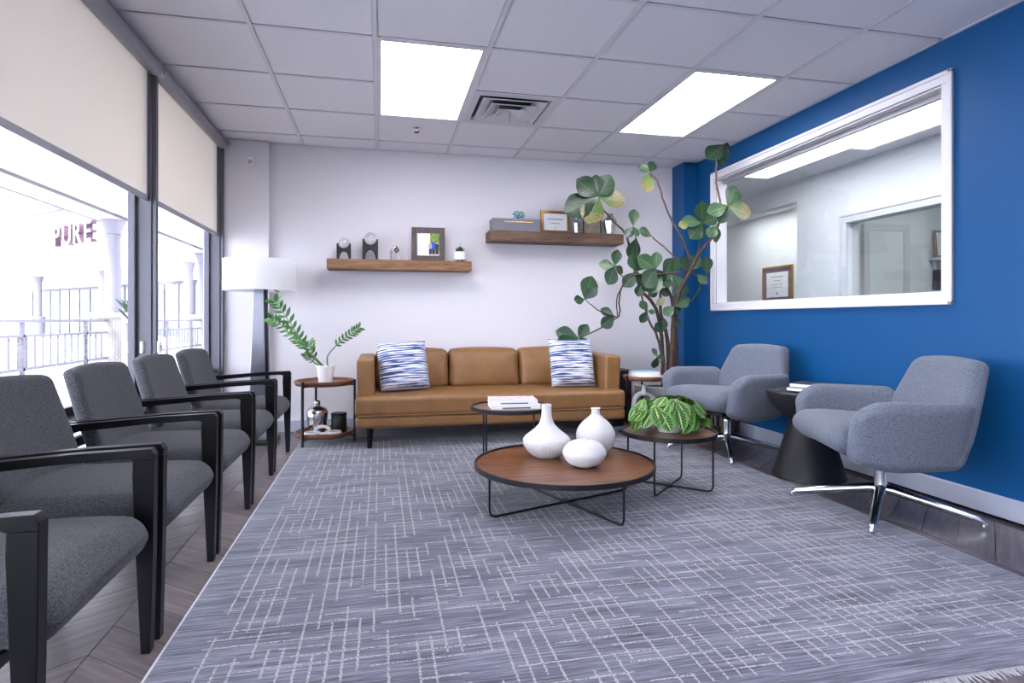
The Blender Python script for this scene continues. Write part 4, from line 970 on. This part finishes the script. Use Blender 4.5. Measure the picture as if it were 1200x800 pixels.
branch([(782, 452), (783, 402), (775, 370), (774, 340), (776, 318)], .021, .007, 4.84, 4.75)
branch([(784, 452), (788, 395), (787, 350), (778, 333)], .021, .009, 4.72, 4.66)
branch([(780, 452), (776, 420), (770, 394), (760, 374), (752, 346), (753, 325)], .014, .006, 4.74, 4.78)
branch([(791, 450), (793, 400), (792, 370), (797, 345)], .016, .008, 4.86, 4.80)
branch([(809, 304), (800, 282), (788, 260), (778, 236), (770, 212), (762, 203)], .009, .006, 4.50, 4.60, False)
branch([(805, 322), (788, 299), (764, 277)], .008, .005, 4.55, 4.72, False)
branch([(809, 317), (820, 330), (817, 344), (808, 354), (797, 357)], .007, .006, 4.48, 4.66, False)
branch([(842, 262), (844, 239), (840, 218), (839, 200), (841, 183), (849, 169)], .009, .006, 4.16, 4.30, False)
branch([(809, 317), (796, 319), (770, 321), (745, 322), (734, 328), (726, 346), (726, 367), (720, 374), (706, 383), (680, 396)], .008, .006, 4.46, 4.88, False)
branch([(745, 322), (732, 331), (723, 350), (724, 372)], .006, .005, 4.62, 4.66, False)
branch([(722, 371), (706, 366), (695, 359), (686, 351)], .006, .004, 4.80, 4.82, False)
branch([(747, 320), (747, 300), (746, 284), (742, 266)], .006, .004, 4.78, 4.80, False)
branch([(734, 328), (728, 322), (721, 312)], .005, .004, 4.62, 4.66, False)
branch([(815, 305), (819, 290), (823, 264)], .007, .005, 4.44, 4.30, False)
branch([(778, 430), (774, 424), (770, 418)], .004, .003, 4.66, 4.60, False)
LM = [leafmesh('leaf', 'fig', W=.68, peak=.61, nx=6, ny=10, cup=.16, droop=.16, wave=.012, pw=.80), leafmesh('leaf', 'fig', W=.74, peak=.58, nx=6, ny=10, cup=.10, droop=.05, wave=.016, pw=.80)]
LY = leafmesh('leaf', 'figy', W=.74, peak=.60, nx=6, ny=10, cup=.10, droop=.08, wave=.012, pw=.80)
def cluster(bu, bv, Y, tips, yellow=()):
    for i, tp in enumerate(tips):
        u, v = tp[0], tp[1]; dy = tp[2] if len(tp) > 2 else random.uniform(-.05, .03)
        p0 = fp(bu, bv, Y); p1 = fp(u, v, Y + dy); p1 = p0 + (p1 - p0) * 1.08
        me = LY if i in yellow else LM[(i + int(bu)) % 2]
        place_leaf(me, 'leaf', fig, p0, p1, Vector((random.uniform(-.35, .25), -1, random.uniform(.1, .55))))
cluster(701, 230, 4.84, [(678, 211), (699, 206), (715, 206), (718, 218), (731, 234, -.06), (667, 245, -.06), (690, 258, -.08)], (4, 6))
cluster(761, 202, 4.62, [(750, 194), (767, 189), (759, 222)], (2,))
cluster(742, 265, 4.80, [(744, 246), (748, 276), (735, 276)]); cluster(764, 277, 4.70, [(752, 268, -.04)]); cluster(746, 278, 4.78, [(741, 302)])
cluster(720.5, 311.5, 4.64, [(724, 294), (703, 309), (731, 319), (714, 332)]); cluster(685, 351, 4.82, [(694, 325), (698, 337), (674, 351)])
cluster(720, 371, 4.80, [(706, 361), (706, 382)]); cluster(678, 396, 4.88, [(654, 387), (688, 381), (655, 404), (688, 404)])
cluster(747, 318, 4.60, [(739, 300), (732, 334), (752, 333), (756, 305)]); cluster(769, 315, 4.55, [(749, 301), (770, 296), (757, 334, -.08), (780, 330)])
cluster(777, 321, 4.58, [(791, 304), (758, 336, -.1), (784, 336)]); cluster(788, 321, 4.56, [(795, 304), (781, 326), (798, 334)])
cluster(806, 317, 4.46, [(821, 300), (800, 300)]); cluster(828, 322, 4.36, [(829, 302)]); cluster(817, 321, 4.42, [(828, 331)])
cluster(759, 364, 4.66, [(751, 353), (752, 377), (767, 366)]); cluster(768, 357, 4.60, [(778, 351)], (0,)); cluster(788, 345, 4.56, [(800, 336), (801, 350)])
cluster(790, 359, 4.55, [(808, 350), (779, 368), (799, 367)]); cluster(776, 390, 4.62, [(779, 373), (769, 379)]); cluster(770, 418, 4.58, [(766, 408), (779, 418), (767, 431)])
cluster(823.5, 261.5, 4.28, [(823, 237), (802, 256), (810, 278), (822, 279), (840, 255)]); cluster(807, 262, 4.27, [(797, 264)], (0,)); cluster(853, 241, 4.10, [(863, 219), (880, 249, -.02), (831, 248), (845, 260)], (1,))
cluster(840, 264, 4.14, [(832, 275), (840, 283)]); cluster(848, 169, 4.30, [(832, 182, -.06), (852, 185), (856, 171)]); cluster(841, 183, 4.28, [(848, 193)])
cluster(752, 330, 4.70, [(740, 322), (763, 322), (748, 346)]); cluster(772, 338, 4.66, [(762, 345), (784, 345), (771, 322)]); cluster(797, 345, 4.70, [(806, 336), (790, 331)]); cluster(787, 382, 4.70, [(797, 376), (793, 394)])
# magazines on the right tray table
ZM = .478 - .018 + .012
book('white magazine lying at the bottom of the stack by the fig', 'magazine', (2.088, 4.452, ZM + .0), R(4), .215, .165, .026, 'paper', name='magazine')
book('magazine with aqua cover on top of the stack by the fig', 'magazine', (2.078, 4.452, ZM + .0262), R(-5), .205, .160, .028, 'cyan', spine='paper', name='magazine')
# arch vase on lower tray
av = thing('arch_vase', 'pale grey arched ring vase with small neck on the lower tray', 'vase', (2.065, 4.425, .0792))
pts = smoothpath([(-.062, 0, .018), (-.085, 0, .10), (-.088, 0, .19), (-.062, 0, .255), (0, 0, .272), (.062, 0, .255), (.088, 0, .19), (.085, 0, .10), (.062, 0, .018)], 5)
G().tube(pts, .019, 12).obj('ring', 'greypot', av, smooth=60); G().box(-.075, .075, -.022, .022, 0, .016).obj('foot', 'greypot', av, bevel=.006)
G().lathe([(.030, .272), (.018, .30), (.017, .325), (.030, .340), (.024, .340), (0, .32)], 20).obj('neck', 'greypot', av, smooth=50)
sb = thing('speaker_box', 'black floor speaker tucked behind the sofa arm', 'speaker', (2.045, 5.03, 0)); G().rbox((.24, .30, .50), .012, (0, 0, .25)).obj('cabinet', 'blackmatt', sb, smooth=60); G().box(-.10, .10, -.156, -.150, .04, .46).obj('grille', 'blackm', sb, bevel=.002)
# carved stool in the corner
cs_ = thing('carved_stool', 'dark carved drum stool with arch cutouts behind the lounge chair', 'stool', (2.66, 4.36, 0))
G().lathe([(.19, .30), (.205, .31), (.205, .335), (.19, .345), (0, .345)], 40).obj('seat_disc', 'carved', cs_, smooth=40); G().lathe([(.155, .012), (.175, 0), (.19, .012), (.19, .045), (.175, .05), (.155, .05), (.155, .012)], 40).obj('base_ring', 'carved', cs_, smooth=40)
for k in range(14):
    a = 2 * math.pi * k / 14; x, y = .172 * math.cos(a), .172 * math.sin(a)
    G().lathe([(.016, .05), (.012, .09), (.020, .14), (.012, .175), (.014, .215), (.022, .235), (.012, .27), (.018, .30)], 10, (x, y, 0)).obj('spindle', 'carved', cs_, smooth=50)
G().lathe([(.176, .195), (.184, .2), (.184, .225), (.176, .23), (.160, .23), (.160, .195), (.176, .195)], 40).obj('middle_ring', 'carved', cs_, smooth=40)
print('planks', ncol)
